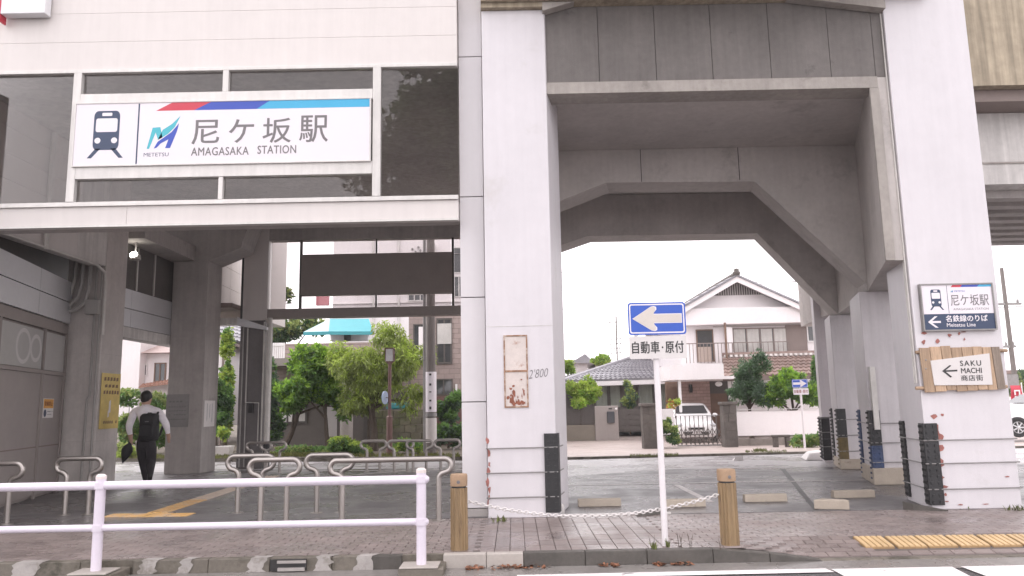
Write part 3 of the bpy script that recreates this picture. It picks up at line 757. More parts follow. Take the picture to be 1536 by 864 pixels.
# concrete columns on the left
def lcol(x0, x1, Y, dep, zt):
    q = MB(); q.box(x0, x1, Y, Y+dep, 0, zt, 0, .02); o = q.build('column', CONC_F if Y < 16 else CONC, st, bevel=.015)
    q = MB(); q.box(x0-.003, x1+.003, Y-.003, Y+dep+.003, .90, .905, 0, .02); q.build('pour_joint', CONC_D, o); q = MB(); q.box(x0-.003, x1+.003, Y-.003, Y+dep+.003, 2.55, 2.555, 0, .02); q.build('pour_joint', CONC_D, o); return o
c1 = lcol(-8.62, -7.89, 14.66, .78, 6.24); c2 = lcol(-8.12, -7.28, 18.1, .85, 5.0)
q = MB(); q.tube([(-8.04,14.63,4.2),(-8.04,14.63,1.75),(-8.08,14.63,1.68),(-8.10,14.63,0)], .022, 6); q.tube([(-7.94,14.63,6.2),(-7.94,14.63,0)], .018, 6); q.build('conduit', PVC, c1)
Pb = [at(318,390,18.1), at(362,371,18.1)]
q = MB(); q.prism([(-10.5,6.24),(-6.2,6.24),(Pb[1].x+.02,5.45),(Pb[1].x,Pb[1].z),(-7.27,5.0),(-10.5,5.0)], 18.1, 19.0); q.build('haunch_beam', CONC, st)
q = MB(); q.box(-8.9,-7.6,15.55,18.08,5.0,5.35); q.build('cross_slab', CONC, st)
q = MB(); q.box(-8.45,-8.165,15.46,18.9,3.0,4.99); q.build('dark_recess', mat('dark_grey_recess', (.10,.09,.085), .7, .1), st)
for z0_, z1_ in ((3.22,3.6),(3.61,4.02)):
    for y0, y1 in ((15.52,16.2),(16.2,18.8)):
        q = MB(); q.box(-8.16,-8.125,y0+.004,y1-.004,z0_,z1_-.008); q.build('steel_panel', STEELP, st)
q = MB(); q.box(-8.46,-8.122,15.455,18.85,2.99,3.21); q.build('head_rail', CONC_L, st)
q = MB()
for k, yy in enumerate((16.4,17.2)):
    if k: q = MB()
    q.box(-8.164,-8.14,yy,yy+.05,4.03,4.98); q.build('mullion', ALU, st)
# far screen (seen from behind) above the street
YB = 19.42
def XB(px, py=420): return at(px, py, YB).x
zb0, zb1, zb2, zb3 = at(540,475,YB).z, at(540,461,YB).z, at(540,358,YB).z, at(540,350,YB).z
q = MB(); q.box(XB(376), -.6, YB, YB+.3, zb0, zb1); q.build('screen_sill', DARKM if False else TAUPE, st, bevel=.01)
q = MB(); q.box(XB(376), -.6, YB, YB+.3, zb2, 6.24); q.build('screen_head', CONC_D, st)
q = MB(); q.box(XB(364), XB(402), YB-.02, YB+.34, zb0-.05, 6.24); q.build('screen_post', WALLW, st)
q = MB(); q.box(-6.75,-6.45,YB+.6,YB+2.2,zb0,6.2); q.build('wing_wall', WALLW, st)
for px in (449, 679):
    q = MB(); q.box(XB(px)-.03, XB(px)+.03, YB+.1, YB+.18, zb1, zb2); q.build('mullion', DARKM, st)
zp0, zp1 = at(560,441,YB).z, at(560,379,YB).z
q = MB(); q.box(XB(450), XB(678), YB+.08, YB+.24, zp0, zp1); o = q.build('sign_back_panel', mat('grey_brown_panel', (.30,.265,.25), .6, .05), st); o['label'] = 'dark back of the street side sign panel'
for z0_, z1_ in ((zb1, zp0),(zp1, zb2)):
    q = MB(); q.box(XB(563)-.02, XB(563)+.02, YB+.1, YB+.18, z0_+.002, z1_-.002); q.build('mullion', DARKM, st)
for x0, x1, z0_, z1_ in ((XB(403),XB(448),zb1,zb2),(XB(451),XB(562),zb1,zp0),(XB(564),XB(677),zb1,zp0),(XB(451),XB(562),zp1,zb2),(XB(564),XB(677),zp1,zb2),(XB(680),-.6,zb1,zb2)):
    q = MB(); q.box(x0+.02, x1-.02, YB+.13, YB+.138, z0_+.003, z1_-.003); q.build('window_pane', GLASS_C, st)
q = MB(); zq0, zq1 = at(318,455,19.02).z, 6.2
for k in range(4):
    z0_ = zq0+(zq1-zq0)*k/4; z1_ = zq0+(zq1-zq0)*(k+1)/4
    for y0, y1 in ((19.02,20.1),(20.1,21.1)):
        q = MB(); q.hexa([(-7.5-.05*(y0-19),y0+.004,z0_+.004),(-7.42-.05*(y0-19),y0+.004,z0_+.004),(-7.42-.05*(y1-19),y1-.004,z0_+.004),(-7.5-.05*(y1-19),y1-.004,z0_+.004)]+
               [(-7.5-.05*(y0-19),y0+.004,z1_-.004),(-7.42-.05*(y0-19),y0+.004,z1_-.004),(-7.42-.05*(y1-19),y1-.004,z1_-.004),(-7.5-.05*(y1-19),y1-.004,z1_-.004)]); q.build('side_panel', WALLW, st)
q = MB(); q.box(-9.2,-7.0,18.97,21.2,zq0-.12,zq0-.004); q.build('side_soffit', BROWN, st)
q = MB(); q.box(-9.2,-6.97,19.45,19.75,at(340,487,19.45).z,at(340,477,19.45).z); q.build('tie_beam', CONC_L, st)
# dark service column with pipes under the screen post
xc0, xc1 = at(354,690,19.3).x, at(398,690,19.3).x
q = MB(); q.box(xc0, xc1-.1, 19.3, 19.95, 0, zb0-.06); sc = q.build('service_column', mat('dark_grey_cladding', (.15,.138,.138), .5, .12, 2), st, bevel=.01)
q = MB()
for px, r_ in ((362,.018),(369,.018)): xx = at(px,600,19.28).x; q.tube([(xx,19.27,.05),(xx,19.27,zb0-.1)], r_, 6)
q.build('conduit', PVC, sc)
q = MB(); xa, xb, xd = at(368,600,19.25).x, at(388,600,19.25).x, at(393,600,19.25).x
q.tube([(xa,19.26,zb0-.2),(xa,19.26,1.62),(xb,19.26,1.60),(xb,19.26,.55)], .016, 6); q.tube([(xd,19.26,zb0-.1),(xd,19.26,.5)], .022, 6); q.build('conduit', PVCW, sc)
q = MB(); xx = at(403,600,19.25).x; q.tube([(xx-.04,19.3,zb0),(xx-.04,19.3,.62)], .065, 10); q.build('downpipe', PVCW, sc)
q = MB(); q.tube([(xx-.04,19.3,.62),(xx-.04,19.3,.0)], .075, 10); q.build('pipe_boot', RUBBER, sc)
q = MB(); u = at(377,612,19.27); q.box(u.x-.06,u.x+.06,19.22,19.29,u.z-.12,u.z+.12); q.build('meter_box', BLACKP, sc)
q = MB(); a_, c_ = at(358,476,19.2), at(402,492,19.2); q.hexa([(a_.x,19.1,a_.z-.22),(c_.x,19.1,c_.z-.06),(c_.x,19.5,c_.z-.06),(a_.x,19.5,a_.z-.22),(a_.x,19.1,a_.z),(c_.x,19.1,c_.z+.02),(c_.x,19.5,c_.z+.02),(a_.x,19.5,a_.z)]); q.build('pipe_hood', STEELP, sc)
q = MB(); xx = at(362,420,18.95).x; q.tube([(xx,18.95,5.6),(xx,18.95,5.35),(xx+.03,18.95,5.2),(xx+.03,18.95,zb0-.05)], .028, 8); q.build('drain_pipe', BLACKP, st)
# flood lamp under the slab
lt = thing('flood_lamp', 'small lit flood lamp under the concrete ceiling behind the front column', 'lamp', at(201,383,15.9))
q = MB(); q.ball(at(201,383,15.9), .085, .07, .08); q.build('bulb', emit_mat('lamp_glow', (1,.95,.85), 12), lt)
q = MB(); c_ = at(203,388,15.95); q.lathe([(.05,.14),(.10,.10),(.11,.0),(.10,.0)], (c_.x, c_.y, c_.z-.02), 12); q.tube([(c_.x,c_.y,c_.z+.1),(c_.x,c_.y,5.0)], .02, 6); q.build('lamp_housing', ALU, lt)
# ================================================================== SIGNS
def rounded(u0, v0, u1, v1, r, n=5):
    P = []
    for cx_, cy_, a0 in ((u1-r,v1-r,0),(u0+r,v1-r,90),(u0+r,v0+r,180),(u1-r,v0+r,270)):
        P += [(cx_+r*math.cos(R(a0+90*k/n)), cy_+r*math.sin(R(a0+90*k/n))) for k in range(n+1)]
    return P
def circ(u, v, r, n=18, e=1.0): return [(u+r*math.cos(6.2832*k/n), v+r*e*math.sin(6.2832*k/n)) for k in range(n)]
def plate(name, m, poly, fr, t, parent, bevel=0.0):
    q = MB(); o, U, V, N = [Vector(x) for x in fr]; n = len(poly)
    A = [o+U*u+V*v for u, v in poly]; B = [p-N*t for p in A]
    q.add(A+B, [tuple(range(n)), tuple(range(2*n-1, n-1, -1))]+[(i, i+n, (i+1) % n+n, (i+1) % n) for i in range(n)])
    return q.build(name, m, parent, bevel=bevel)
def pictogram(par, fr, u0, v0, u1, v1):
    w, h = u1-u0, v1-v0; q = MB(); P = lambda a, c: (u0+a*w, v0+c*h); D = [.0012, .0024]
    def pl(pts, m, lay): flat(q, pts, fr, m, D[lay])
    pl([P(a, c) for a, c in rounded(.14,.17,.86,1,.12)], 0, 0)
    pl([P(0,0),P(.12,0),P(.36,.2),P(.22,.2)], 0, 0); pl([P(1,0),P(.88,0),P(.64,.2),P(.78,.2)], 0, 0)
    pl([P(a, c) for a, c in rounded(.20,.55,.80,.84,.05)], 1, 1); pl([P(a, c) for a, c in rounded(.36,.89,.64,.96,.02)], 1, 1)
    e = w/h
    pl([P(.27+.085*math.cos(t), .37+.085*e*math.sin(t)) for t in [6.2832*k/16 for k in range(16)]], 1, 1)
    pl([P(.73+.085*math.cos(t), .37+.085*e*math.sin(t)) for t in [6.2832*k/16 for k in range(16)]], 1, 1)
    return q.build('train_pictogram', [NAVY, SIGNW], par, recalc=False)
def stripes(par, fr, W, H, ub, ut, v0):
    q = MB()
    for k in range(3): flat(q, [(ub[k]*W, v0*H), (ub[k+1]*W, v0*H), (ut[k+1]*W, H*.996), (ut[k]*W, H*.996)], fr, k, .0013)
    return q.build('colour_stripe', [RED, BLUE, CYAN], par, recalc=False)
def m_logo(par, fr, u0, v0, u1, v1):
    q = MB(); w, h = u1-u0, v1-v0
    def pl(pts, m): flat(q, [(u0+(x-388)/159*w, v0+(305-y)/155*h) for x, y in pts], fr, m, .0013)
    pl([(388,305),(400,305),(428,228),(412,205)], 0); pl([(412,205),(428,228),(441,263),(462,252),(450,203)], 0)
    pl([(441,263),(462,252),(490,235),(520,205),(547,150),(505,190),(462,216)], 0)
    pl([(422,305),(437,300),(456,280),(492,262),(514,240),(541,186),(505,228),(470,252),(440,272)], 1)
    pl([(478,303),(502,303),(532,225),(541,186),(514,240),(492,262)], 1)
    return q.build('line_logo', [TEALP, BLUE], par, recalc=False)
def letters(par, lines, fr, m):
    q = MB()
    for body, box, bold, sp in lines: put_text(q, body, box, fr, 0, bold, sp)
    q.v = [tuple(Vector(p)+Vector(fr[3])*.0013) for p in q.v]
    return q.build('lettering', m, par, recalc=False)
# big station sign in the glazed band
x0, x1, z0_, z1_ = X(115), X(555.5), at(335,246,YF).z, at(335,154,YF).z
W, H = x1-x0, z1_-z0_
sg = thing('station_sign', 'long white station name board in the glazed band with train symbol', 'sign', (x0, YF, z0_))
fr = ((x0, YF-.045, z0_), (1,0,0), (0,0,1), (0,-1,0))
plate('sign_board', SIGNW, [(0,0),(W,0),(W,H),(0,H)], fr, .055, sg)
q = MB(); t = .016
for a in ((-t,-t,W+t,0),(-t,H,W+t,H+t),(-t,0,0,H),(W,0,W+t,H)): q.box(x0+a[0], x0+a[2], YF-.055, YF-.0, z0_+a[1], z0_+a[3])
q.build('sign_frame', ALU, sg)
pictogram(sg, fr, .046*W, .115*H, .168*W, .88*H)
q = MB(); flat(q, [(.2115*W,.01*H),(.2165*W,.01*H),(.2165*W,.99*H),(.2115*W,.99*H)], fr, 0, .0013); q.build('divider', NAVY, sg, recalc=False)
stripes(sg, fr, W, H, (.272,.402,.615,.9985), (.326,.458,.658,.9985), .865)
m_logo(sg, fr, .247*W, .25*H, .357*W, .78*H)
letters(sg, [('METETSU',(.238*W,.125*H,.322*W,.185*H),0,1)], fr, NAVY)
letters(sg, [('尼',(.398*W,.31*H,.490*W,.70*H),.008,1),('ケ',(.523*W,.32*H,.607*W,.70*H),.008,1),('坂',(.638*W,.31*H,.733*W,.71*H),.008,1),('駅',(.762*W,.31*H,.858*W,.74*H),.008,1)], fr, GREYT)
letters(sg, [('AMAGASAKA',(.398*W,.125*H,.592*W,.255*H),.014,1.08)], fr, GREYT)
letters(sg, [('STATION',(.622*W,.135*H,.752*W,.265*H),.014,1.08)], fr, GREYT)
# small station sign on the right pillar
Y1 = YF-.05
x0, x1, z0_, z1_ = at(1384,460,Y1).x, at(1490,460,Y1).x, at(1437,494,Y1).z, at(1437,427,Y1).z
W, H = x1-x0, z1_-z0_
sg = thing('station_sign', 'square white and navy station sign with left arrow high on the right pillar', 'sign', (x0, YF, z0_))
fr = ((x0, Y1, z0_), (1,0,0), (0,0,1), (0,-1,0))
plate('sign_board', SIGNW, [(0,.35*H),(W,.35*H),(W,H),(0,H)], fr, .04, sg); plate('navy_panel', NAVY, [(0,0),(W,0),(W,.348*H),(0,.348*H)], fr, .04, sg)
q = MB(); t = .018
for a in ((-t,-t,W+t,0),(-t,H,W+t,H+t),(-t,0,0,H),(W,0,W+t,H)): q.box(x0+a[0], x0+a[2], Y1-.012, YF-.001, z0_+a[1], z0_+a[3])
q.build('sign_frame', GALV, sg)
pictogram(sg, fr, .10*W, .44*H, .30*W, .90*H)
q = MB(); flat(q, [(.362*W,.36*H),(.368*W,.36*H),(.368*W,.99*H),(.362*W,.99*H)], fr, 0, .0013); q.build('divider', NAVY, sg, recalc=False)
stripes(sg, fr, W, H, (.425,.56,.80,.998), (.45,.59,.83,.998), .945)
letters(sg, [('尼ケ坂駅',(.405*W,.525*H,.945*W,.775*H),.004,1),('AMAGASAKA STATION',(.43*W,.425*H,.93*W,.475*H),.0,1.05)], fr, GREYT)
letters(sg, [('METETSU',(.47*W,.835*H,.62*W,.872*H),0,1)], fr, BLUE)
m_logo(sg, fr, .415*W, .825*H, .455*W, .885*H)
letters(sg, [('名鉄線のりば',(.31*W,.17*H,.90*W,.315*H),.026,1),('Meitetsu Line',(.315*W,.06*H,.72*W,.14*H),.012,1)], fr, SIGNW)
q = MB()
for pts in ([(.055,.18),(.075,.195),(.235,.195),(.235,.15),(.075,.15)],[(.055,.175),(.155,.30),(.195,.30),(.095,.175)],[(.055,.17),(.095,.17),(.195,.045),(.155,.045)]): flat(q, [(u*W, v*H) for u, v in pts], fr, 0, .0014+.0002*len(q.f))
q.build('arrow', SIGNW, sg, recalc=False)
# plank sign
Y2 = YF-.06
wd = thing('plank_sign', 'wooden plank sign carrying a tilted white plate below the small station sign', 'sign', at(1445,555,Y2))
edges = [1383,1399,1416,1431,1447,1463,1478,1492,1505]
for k, (a, c) in enumerate(zip(edges, edges[1:])):
    A, B = at(a,555,Y2), at(c,555,Y2); dz = random.uniform(-.012,.012)
    zt, zb = at((a+c)/2,521-(1 if k else 0),Y2).z+dz, at((a+c)/2,588-k*.6,Y2).z+dz
    lean = .012
    q = MB(); q.hexa([(A.x+lean+.004,Y2,zb),(B.x+lean-.003,Y2,zb),(B.x+lean-.003,Y2+.022,zb),(A.x+lean+.004,Y2+.022,zb),(A.x-lean+.004,Y2,zt),(B.x-lean-.003,Y2,zt),(B.x-lean-.003,Y2+.022,zt),(A.x-lean+.004,Y2+.022,zt)])
    q.build('plank', WOODP if k < 7 else WOODG, wd, bevel=.003)
q = MB()
for py in (527, 581):
    A, B = at(1374,py+1.3,Y2+.03), at(1511,py-1.3,Y2+.03); q.tube([(A.x,Y2+.038,A.z),(B.x,Y2+.038,B.z)], .022, 8)
q.build('batten', WOODP, wd)
q = MB()
for py in (540, 553):
    c = at(1389, py, Y2-.003); q.lathe([(.012,0),(.009,-.006),(.0,-.007)], (c.x,Y2,c.z), 8, 0, 'y')
q.build('nail', GALV, wd)
pc = [at(*p, Y2-.012) for p in ((1402,578),(1489,577),(1484,530),(1396,541))]
o3 = Vector((pc[0].x, Y2-.012, pc[0].z)); U = Vector((1,0,0)); V = Vector((0,0,1)); fr = (o3, U, V, (0,-1,0))
plate('white_plate', SIGNP, [((p-o3).x, (p-o3).z) for p in pc], fr, .011, wd)
def pu(px, py): c = at(px, py, Y2-.012); return (c.x-o3.x, c.z-o3.z)
def bx(px0, py0, px1, py1): a, c = pu(px0, py1), pu(px1, py0); return (a[0], a[1], c[0], c[1])
letters(wd, [('SAKU',bx(1440.5,540.5,1471,549),.02,1.25),('MACHI',bx(1442,551.5,1472,560),.02,1.0),('商店街',bx(1442,562,1474,571.5),.012,1.05)], fr, BLACKP)
q = MB()
for pts in ([(1413,556.5),(1416,558),(1436,557),(1436,554.5),(1416,555.5)],[(1413,556.5),(1424.5,547.5),(1427,548.5),(1417,556.5)],[(1413,556.5),(1425.5,566.5),(1428,565),(1417,556.2)]): flat(q, [pu(*p) for p in pts], fr, 0, .0013+.0002*len(q.f))
q.build('arrow', BLACKP, wd, recalc=False)
# one way signs
def one_way(px0, py0, px1, py1, qy0, qy1, base_px, base_py, right_, label, Yp):
    Xp = at(base_px, base_py, Yp).x; zg = 0.0 if Yp < 12 else -.03
    t = thing('one_way_sign', label, 'road sign', (Xp, Yp, zg))
    Ys = Yp-.05
    x0, x1, z0_, z1_ = at(px0,(py0+py1)/2,Ys).x, at(px1,(py0+py1)/2,Ys).x, at((px0+px1)/2,py1,Ys).z, at((px0+px1)/2,py0,Ys).z
    W, H = x1-x0, z1_-z0_; fr = ((x0,Ys,z0_),(1,0,0),(0,0,1),(0,-1,0)); r = .05*W
    q = MB(); q.tube([(Xp,Yp,zg-.1),(Xp,Yp,zg+.9),(Xp-.004,Yp,z1_-.05)], .032, 14); q.build('pole', POLEW, t)
    plate('sign_plate', SIGNB, rounded(0,0,W,H,r), fr, .004, t)
    q = MB(); A, B = rounded(.024*W,.045*H,.976*W,.955*H,r*.8), rounded(.046*W,.086*H,.954*W,.914*H,r*.55); n = len(A)
    for k in range(n): flat(q, [A[k],A[(k+1)%n],B[(k+1)%n],B[k]], fr, 0, .0012)
    q.build('sign_border', SIGNW, t, recalc=False)
    def arrow(g, off, m, nm):
        a = [(.085-g*.5,.5),(.40,.855+g*.6),(.447+g*.4,.87+g*.9),(.475+g,.835+g),(.478+g,.78),(.448,.655+g),(.448,.625+g),(.925+g*.4,.625+g),(.925+g*.4,.375-g),(.448,.375-g),(.448,.345-g),(.478+g,.22),(.475+g,.165-g),(.447+g*.4,.13-g*.9),(.40,.145-g*.6)]
        if right_: a = [(1-u, v) for u, v in a][::-1]
        q = MB(); P = [(u*W, v*H) for u, v in a]; c = (.62*W if not right_ else .38*W, .5*H)
        hd = P[:1]; q2 = MB(); flat(q2, P, fr, 0, off)
        return q2.build(nm, m, t, recalc=False)
    arrow(.022, .0014, SIGNW, 'arrow_outline'); arrow(0, .0028, ARROW if not right_ else SIGNW, 'arrow')
    X0, X1, Z0, Z1 = at(px0+2,(qy0+qy1)/2,Ys).x, at(px1+1.5,(qy0+qy1)/2,Ys).x, at((px0+px1)/2,qy1,Ys).z, at((px0+px1)/2,qy0,Ys).z
    w, h = X1-X0, Z1-Z0; f2 = ((X0,Ys+.003,Z0),(1,0,0),(0,0,1),(0,-1,0))
    plate('lower_plate', SIGNP if not right_ else SIGNW, rounded(0,0,w,h,.03*w), f2, .004, t)
    letters(t, [('自動車',(.05*w,.24*h,.525*w,.77*h),.024,1.06),('・',(.565*w,.45*h,.595*w,.54*h),.0,1),('原付',(.63*w,.24*h,.95*w,.77*h),.024,1.06)], f2, BLACKP if not right_ else RUSTR)
    q = MB()
    for zz in (z0_+.25*H, z1_-.25*H, (Z0+Z1)/2): q.box(Xp-.045, Xp+.045, Ys+.009, Yp+.045, zz-.018, zz+.018)
    q.build('clamp', GALV, t)
    return t
one_way(942, 453.5, 1028.5, 502, 504, 538, 998, 818, False, 'large blue one way sign pointing left on a white pole at the kerb', 8.0)
one_way(1188, 569, 1211.5, 581.5, 582.5, 592, 1205, 640, True, 'small blue one way sign pointing right across the street by the white wall', 23.3)

# notices on the left columns and door
def marks(q, fr, rows, m, rnd):
    for (u0, v0, u1, v1, n) in rows:
        w = (u1-u0)/n
        for k in range(n):
            if rnd.random() < .92: flat(q, [(u0+k*w+.12*w, v0),(u0+k*w+.85*w, v0+(v1-v0)*rnd.uniform(0,.15)),(u0+k*w+.82*w, v1),(u0+k*w+.18*w, v1-(v1-v0)*rnd.uniform(0,.2))], fr, m, .0012)
rnd = random.Random(3)
def poster(name, label, cat, fr, W, H, m, rows, mats, t=.006, frame=None):
    o = Vector(fr[0]); p = thing(name, label, cat, o)
    plate('sheet', m, [(0,0),(W,0),(W,H),(0,H)], fr, t, p)
    q = MB()
    for r_ in rows: marks(q, fr, [[r_[0]*W, r_[1]*H, r_[2]*W, r_[3]*H, r_[4]]], r_[5], rnd)
    q.build('print', mats, p, recalc=False); return p
zA, zB = at(166,643,15.0).z, at(166,560,15.0).z
poster('yellow_poster', 'tall yellow poster on the side of the front concrete column', 'poster', ((-7.868,14.72,zA),(0.02,1,0),(0,0,1),(1,0,0)), .68, zB-zA, YEL,
       [(.1,.86,.9,.93,5,0),(.15,.74,.9,.80,4,0),(.1,.62,.95,.69,6,0),(.42,.28,.56,.52,1,1),(.38,.20,.48,.34,1,1),(.08,.09,.92,.145,8,0)], [mat('brown_print',(.17,.09,.035),.5), PAPER])
a, c = at(248,641,18.09), at(284,591,18.09)
poster('notice_board', 'grey framed notice sheet on the dark front of the rear column', 'notice', ((a.x,18.08,a.z),(1,0,0),(0,0,1),(0,-1,0)), c.x-a.x, c.z-a.z, mat('grey_notice',(.25,.24,.235),.4,.1,5),
       [(.1,.75,.9,.8,5,0),(.1,.6,.9,.63,7,0),(.1,.48,.9,.51,7,0),(.1,.36,.9,.39,7,0),(.1,.22,.9,.25,7,0)], [mat('faint_print',(.18,.175,.175),.5)], .02)
a, c = at(306,640,18.5), at(306,601,18.5)
poster('white_notice', 'narrow white notice on the lit side of the rear column', 'notice', ((-7.272,18.2,a.z),(.02,1,0),(0,0,1),(1,0,0)), .6, c.z-a.z, PAPER,
       [(.2,.2,.3,.9,1,0),(.45,.3,.55,.88,1,0),(.68,.15,.78,.9,1,0)], [mat('pale_print',(.42,.41,.42),.5)])
ya, yb = 13.60, 14.10
zA, zB = at(63,627,13.8).z, at(63,598,13.8).z
U_ = Vector((wx(yb)-wx(ya), yb-ya, 0)); W = U_.length; U_.normalize(); N_ = Vector((U_.y, -U_.x, 0))
fr = (Vector((wx(ya)+.012, ya, zA)), U_, (0,0,1), N_); H = zB-zA
st_ = thing('door_sticker', 'orange and white prohibition sticker on the taupe entrance door panel', 'sticker', fr[0])
plate('sheet', PAPER, [(0,0),(W,0),(W,H),(0,H)], fr, .004, st_); q = MB(); flat(q, [(.03*W,.5*H),(.97*W,.5*H),(.97*W,.97*H),(.03*W,.97*H)], fr, 0, .0012); q.build('orange_band', ORANGE, st_, recalc=False)
q = MB(); flat(q, circ(.2*W,.24*H,.13*W), fr, 0, .0013); marks(q, fr, [(.42*W,.3*H,.92*W,.36*H,6),(.42*W,.16*H,.92*W,.2*H,6)], 1, rnd); q.build('print', [NAVY, GREYT], st_, recalc=False)
f2 = (Vector(fr[0])+N_*.0012, U_, (0,0,1), N_)
letters(st_, [('駐輪禁止',(.12*W,.62*H,.88*W,.86*H),.01,1)], f2, mat('dark_red_print',(.22,.05,.02),.5))
# projecting sign at the top left corner
pj = thing('projecting_sign', 'white sign box with a red edge at the top left corner of the facade', 'sign', (-6.9, 9.7, 7))
q = MB(); c = at(57,11,9.8); q.box(c.x-.62, c.x, 9.95, 10.09, c.z, c.z+1.6); q.build('sign_box', mat('pale_sign_box',(.70,.70,.72),.35,.03), pj, bevel=.01)
q = MB(); q.box(c.x-.645, c.x-.622, 9.95, 10.09, c.z-.10, c.z+1.6); q.build('edge_strip', RED, pj)

# ================================================================== STREET FURNITURE
# white pipe guard rail
gx = [gr(158,846,-.02).x, gr(632,842,-.02).x]; YG = 7.55
gd = thing('guard_rail', 'white two pipe guard rail along the kerb at the left', 'guard rail', (gx[0], YG, 0))
zt, zb = [at(400,py,YG).z for py in (723.5, 787)]
def dz(x): return 0
q = MB(); q.tube([(-9.5,YG,zt),(gx[1]+.05,YG,zt),(gx[1]+.075,YG,zt)], [.041,.041,.02], 14); q.build('top_rail', GUARD, gd)
q = MB(); q.tube([(-9.5,YG,zb),(gx[1]+.05,YG,zb),(gx[1]+.07,YG,zb)], [.034,.034,.016], 14); q.build('lower_rail', GUARD, gd)
for x in [gx[0]-3.0]+gx:
    q = MB(); q.tube([(x,YG,-.05),(x,YG,zt+.075)], .047, 16); p = q.build('post', GUARD, gd)
    q = MB(); q.lathe([(.049,0),(.049,.028),(.03,.045),(0,.047)], (x,YG,zt+.062), 16); q.build('cap', mat('pale_cap',(.72,.64,.62),.5) if x == gx[0]-3.0 else bpy.data.materials['pale_cap'], p)
    q = MB(); q.box(x-.19,x+.17,YG-.15,YG+.13,-.06,-.045); q.build('base_plate', KERB_N, p, bevel=.005)
    q = MB(); q.box(x-.20,x+.22,YG-.145,YG+.31,-.16,-.062); q.build('footing', KERB, p, bevel=.01)
    for zz in (zt, zb):
        q = MB(); q.lathe([(.058,-.03),(.058,.03)], (x,YG,zz), 14); q.build('collar', GUARD, p)
# bent stainless bicycle barriers
def bar_mesh(wleg, h=.82, r=.036, bulge=.16):
    def side(s):
        L = [(s*wleg/2, 0, -.05), (s*wleg/2, 0, .50), (s*(wleg/2+.004), 0, .535), (s*(wleg/2+.018), 0, .562), (s*(wleg/2+.042), 0, .582)]
        rr = (h-r-.595)/2; zc = .595+rr; xc = wleg/2+bulge-rr
        L += [(s*(xc+rr*math.cos(t)), 0, zc+rr*math.sin(t)) for t in [R(-84+14.5*k) for k in range(13)]]
        L[-1] = (s*xc, 0, h-r)
        return L
    return side(-1)+side(1)[::-1]
def bicycle_bar(wleg, name_label, loc, h=.82):
    t = thing('bicycle_barrier', name_label, 'barrier', (0,0,0), 'bent stainless bicycle barriers')
    q = MB(); q.tube(bar_mesh(wleg, h), .036, 12); q.build('bent_tube', STEEL, t)
    for s in (-1, 1):
        q = MB(); q.lathe([(.085,0),(.085,.006),(.035,.014)], (s*wleg/2,0,0), 16); q.build('foot_plate', STEEL, t)
    t.location = loc; return t
def leg_pos(xa, xb, y): a, c = gr(xa,y), gr(xb,y); return ((a.x+c.x)/2, (a.y+c.y)/2, 0.0), c.x-a.x
p, w = leg_pos(97,131,772)
bar0 = bicycle_bar(.335, 'short steel barrier just left of the yellow tactile strip', p)
p2 = gr(10,786); dup(bar0, (p2.x-.17, p2.y, 0), None, 'short steel barrier cut by the left edge of the picture')
for xa, xb, y, lab in ((357,391,769,'short steel barrier beside the service column, behind its front neighbour'),(391.5,428,783,'short steel barrier in the front row left of the long one'),
                       (475,511,769,'short steel barrier overlapping the left end of the long one')):
    p, w = leg_pos(xa, xb, y); dup(bar0, p, None, lab)
p, w = leg_pos(515,657.5,782)
bicycle_bar(w, 'long steel barrier next to the left wooden bollard', p, .80)
for xa, xb, y, lab in ((551,569,708,'far short steel barrier in front of the flowering bush'),(592,610,708,'far short steel barrier below the street lamp post'),(620,639,708,'far short steel barrier in front of the utility pole'),
                       (661,681,707,'far steel barrier partly hidden by the white cladding'),(412,432,706,'far steel barrier just right of the service column'),(385,405,708,'far steel barrier at the foot of the service column'),(197,234,702,'far steel barrier behind the walking person')):
    p, w = leg_pos(xa, xb, y); dup(bar0, (p[0], min(p[1],17.9) if xa > 250 else 18.3, 0), None, lab).scale = (.87,.87,.87)
# wooden looking bollards with a chain
def bollard():
    t = thing('ribbed_bollard', 'tan ribbed bollard beside the guard rail, left end of the chain', 'bollard', (0,0,0), 'tan ribbed bollards holding the chain')
    q = MB(); n = 60
    def ring(rr, z, amp): return [((rr-(amp if k % 4 in (0,1) else 0))*math.copysign(abs(math.cos(6.2832*k/n))**.72, math.cos(6.2832*k/n)), (rr-(amp if k % 4 in (0,1) else 0))*math.copysign(abs(math.sin(6.2832*k/n))**.72, math.sin(6.2832*k/n)), z) for k in range(n)]
    q.loft([ring(.088,-.05,.010), ring(.086,.60,.010), ring(.080,.605,0)], 0, False); q.build('post', WOODR, t)
    q = MB(); q.loft([ring(.074,.603,0), ring(.074,.622,0)], 0, False); q.build('groove', BLACKP, t)
    q = MB(); q.loft([ring(.086,.622,0), ring(.088,.715,0), ring(.082,.738,0), ring(.05,.742,0)], 0, True); q.build('cap', WOODC, t)
    q = MB(); q.lathe([(.02,-.084),(.016,-.09),(.0,-.092)], (0,0,.665), 10, 0, 'y'); q.build('plug', GREYT, t)
    return t
bo = bollard(); pA = gr(689,827); pB = gr(1094.5,823); pA.y, pB.y = 8.02, 8.0
bo.location = (at(689,800,8.02).x, 8.02, 0)
dup(bo, (at(1094.5,800,8.0).x, 8.0, 0), R(7), 'tan ribbed bollard right of the one way sign, right end of the chain')
A, B, C_ = at(700,751,8.02), at(1081,741,8.0), at(850,774,8.01)
q = MB(); n = 70
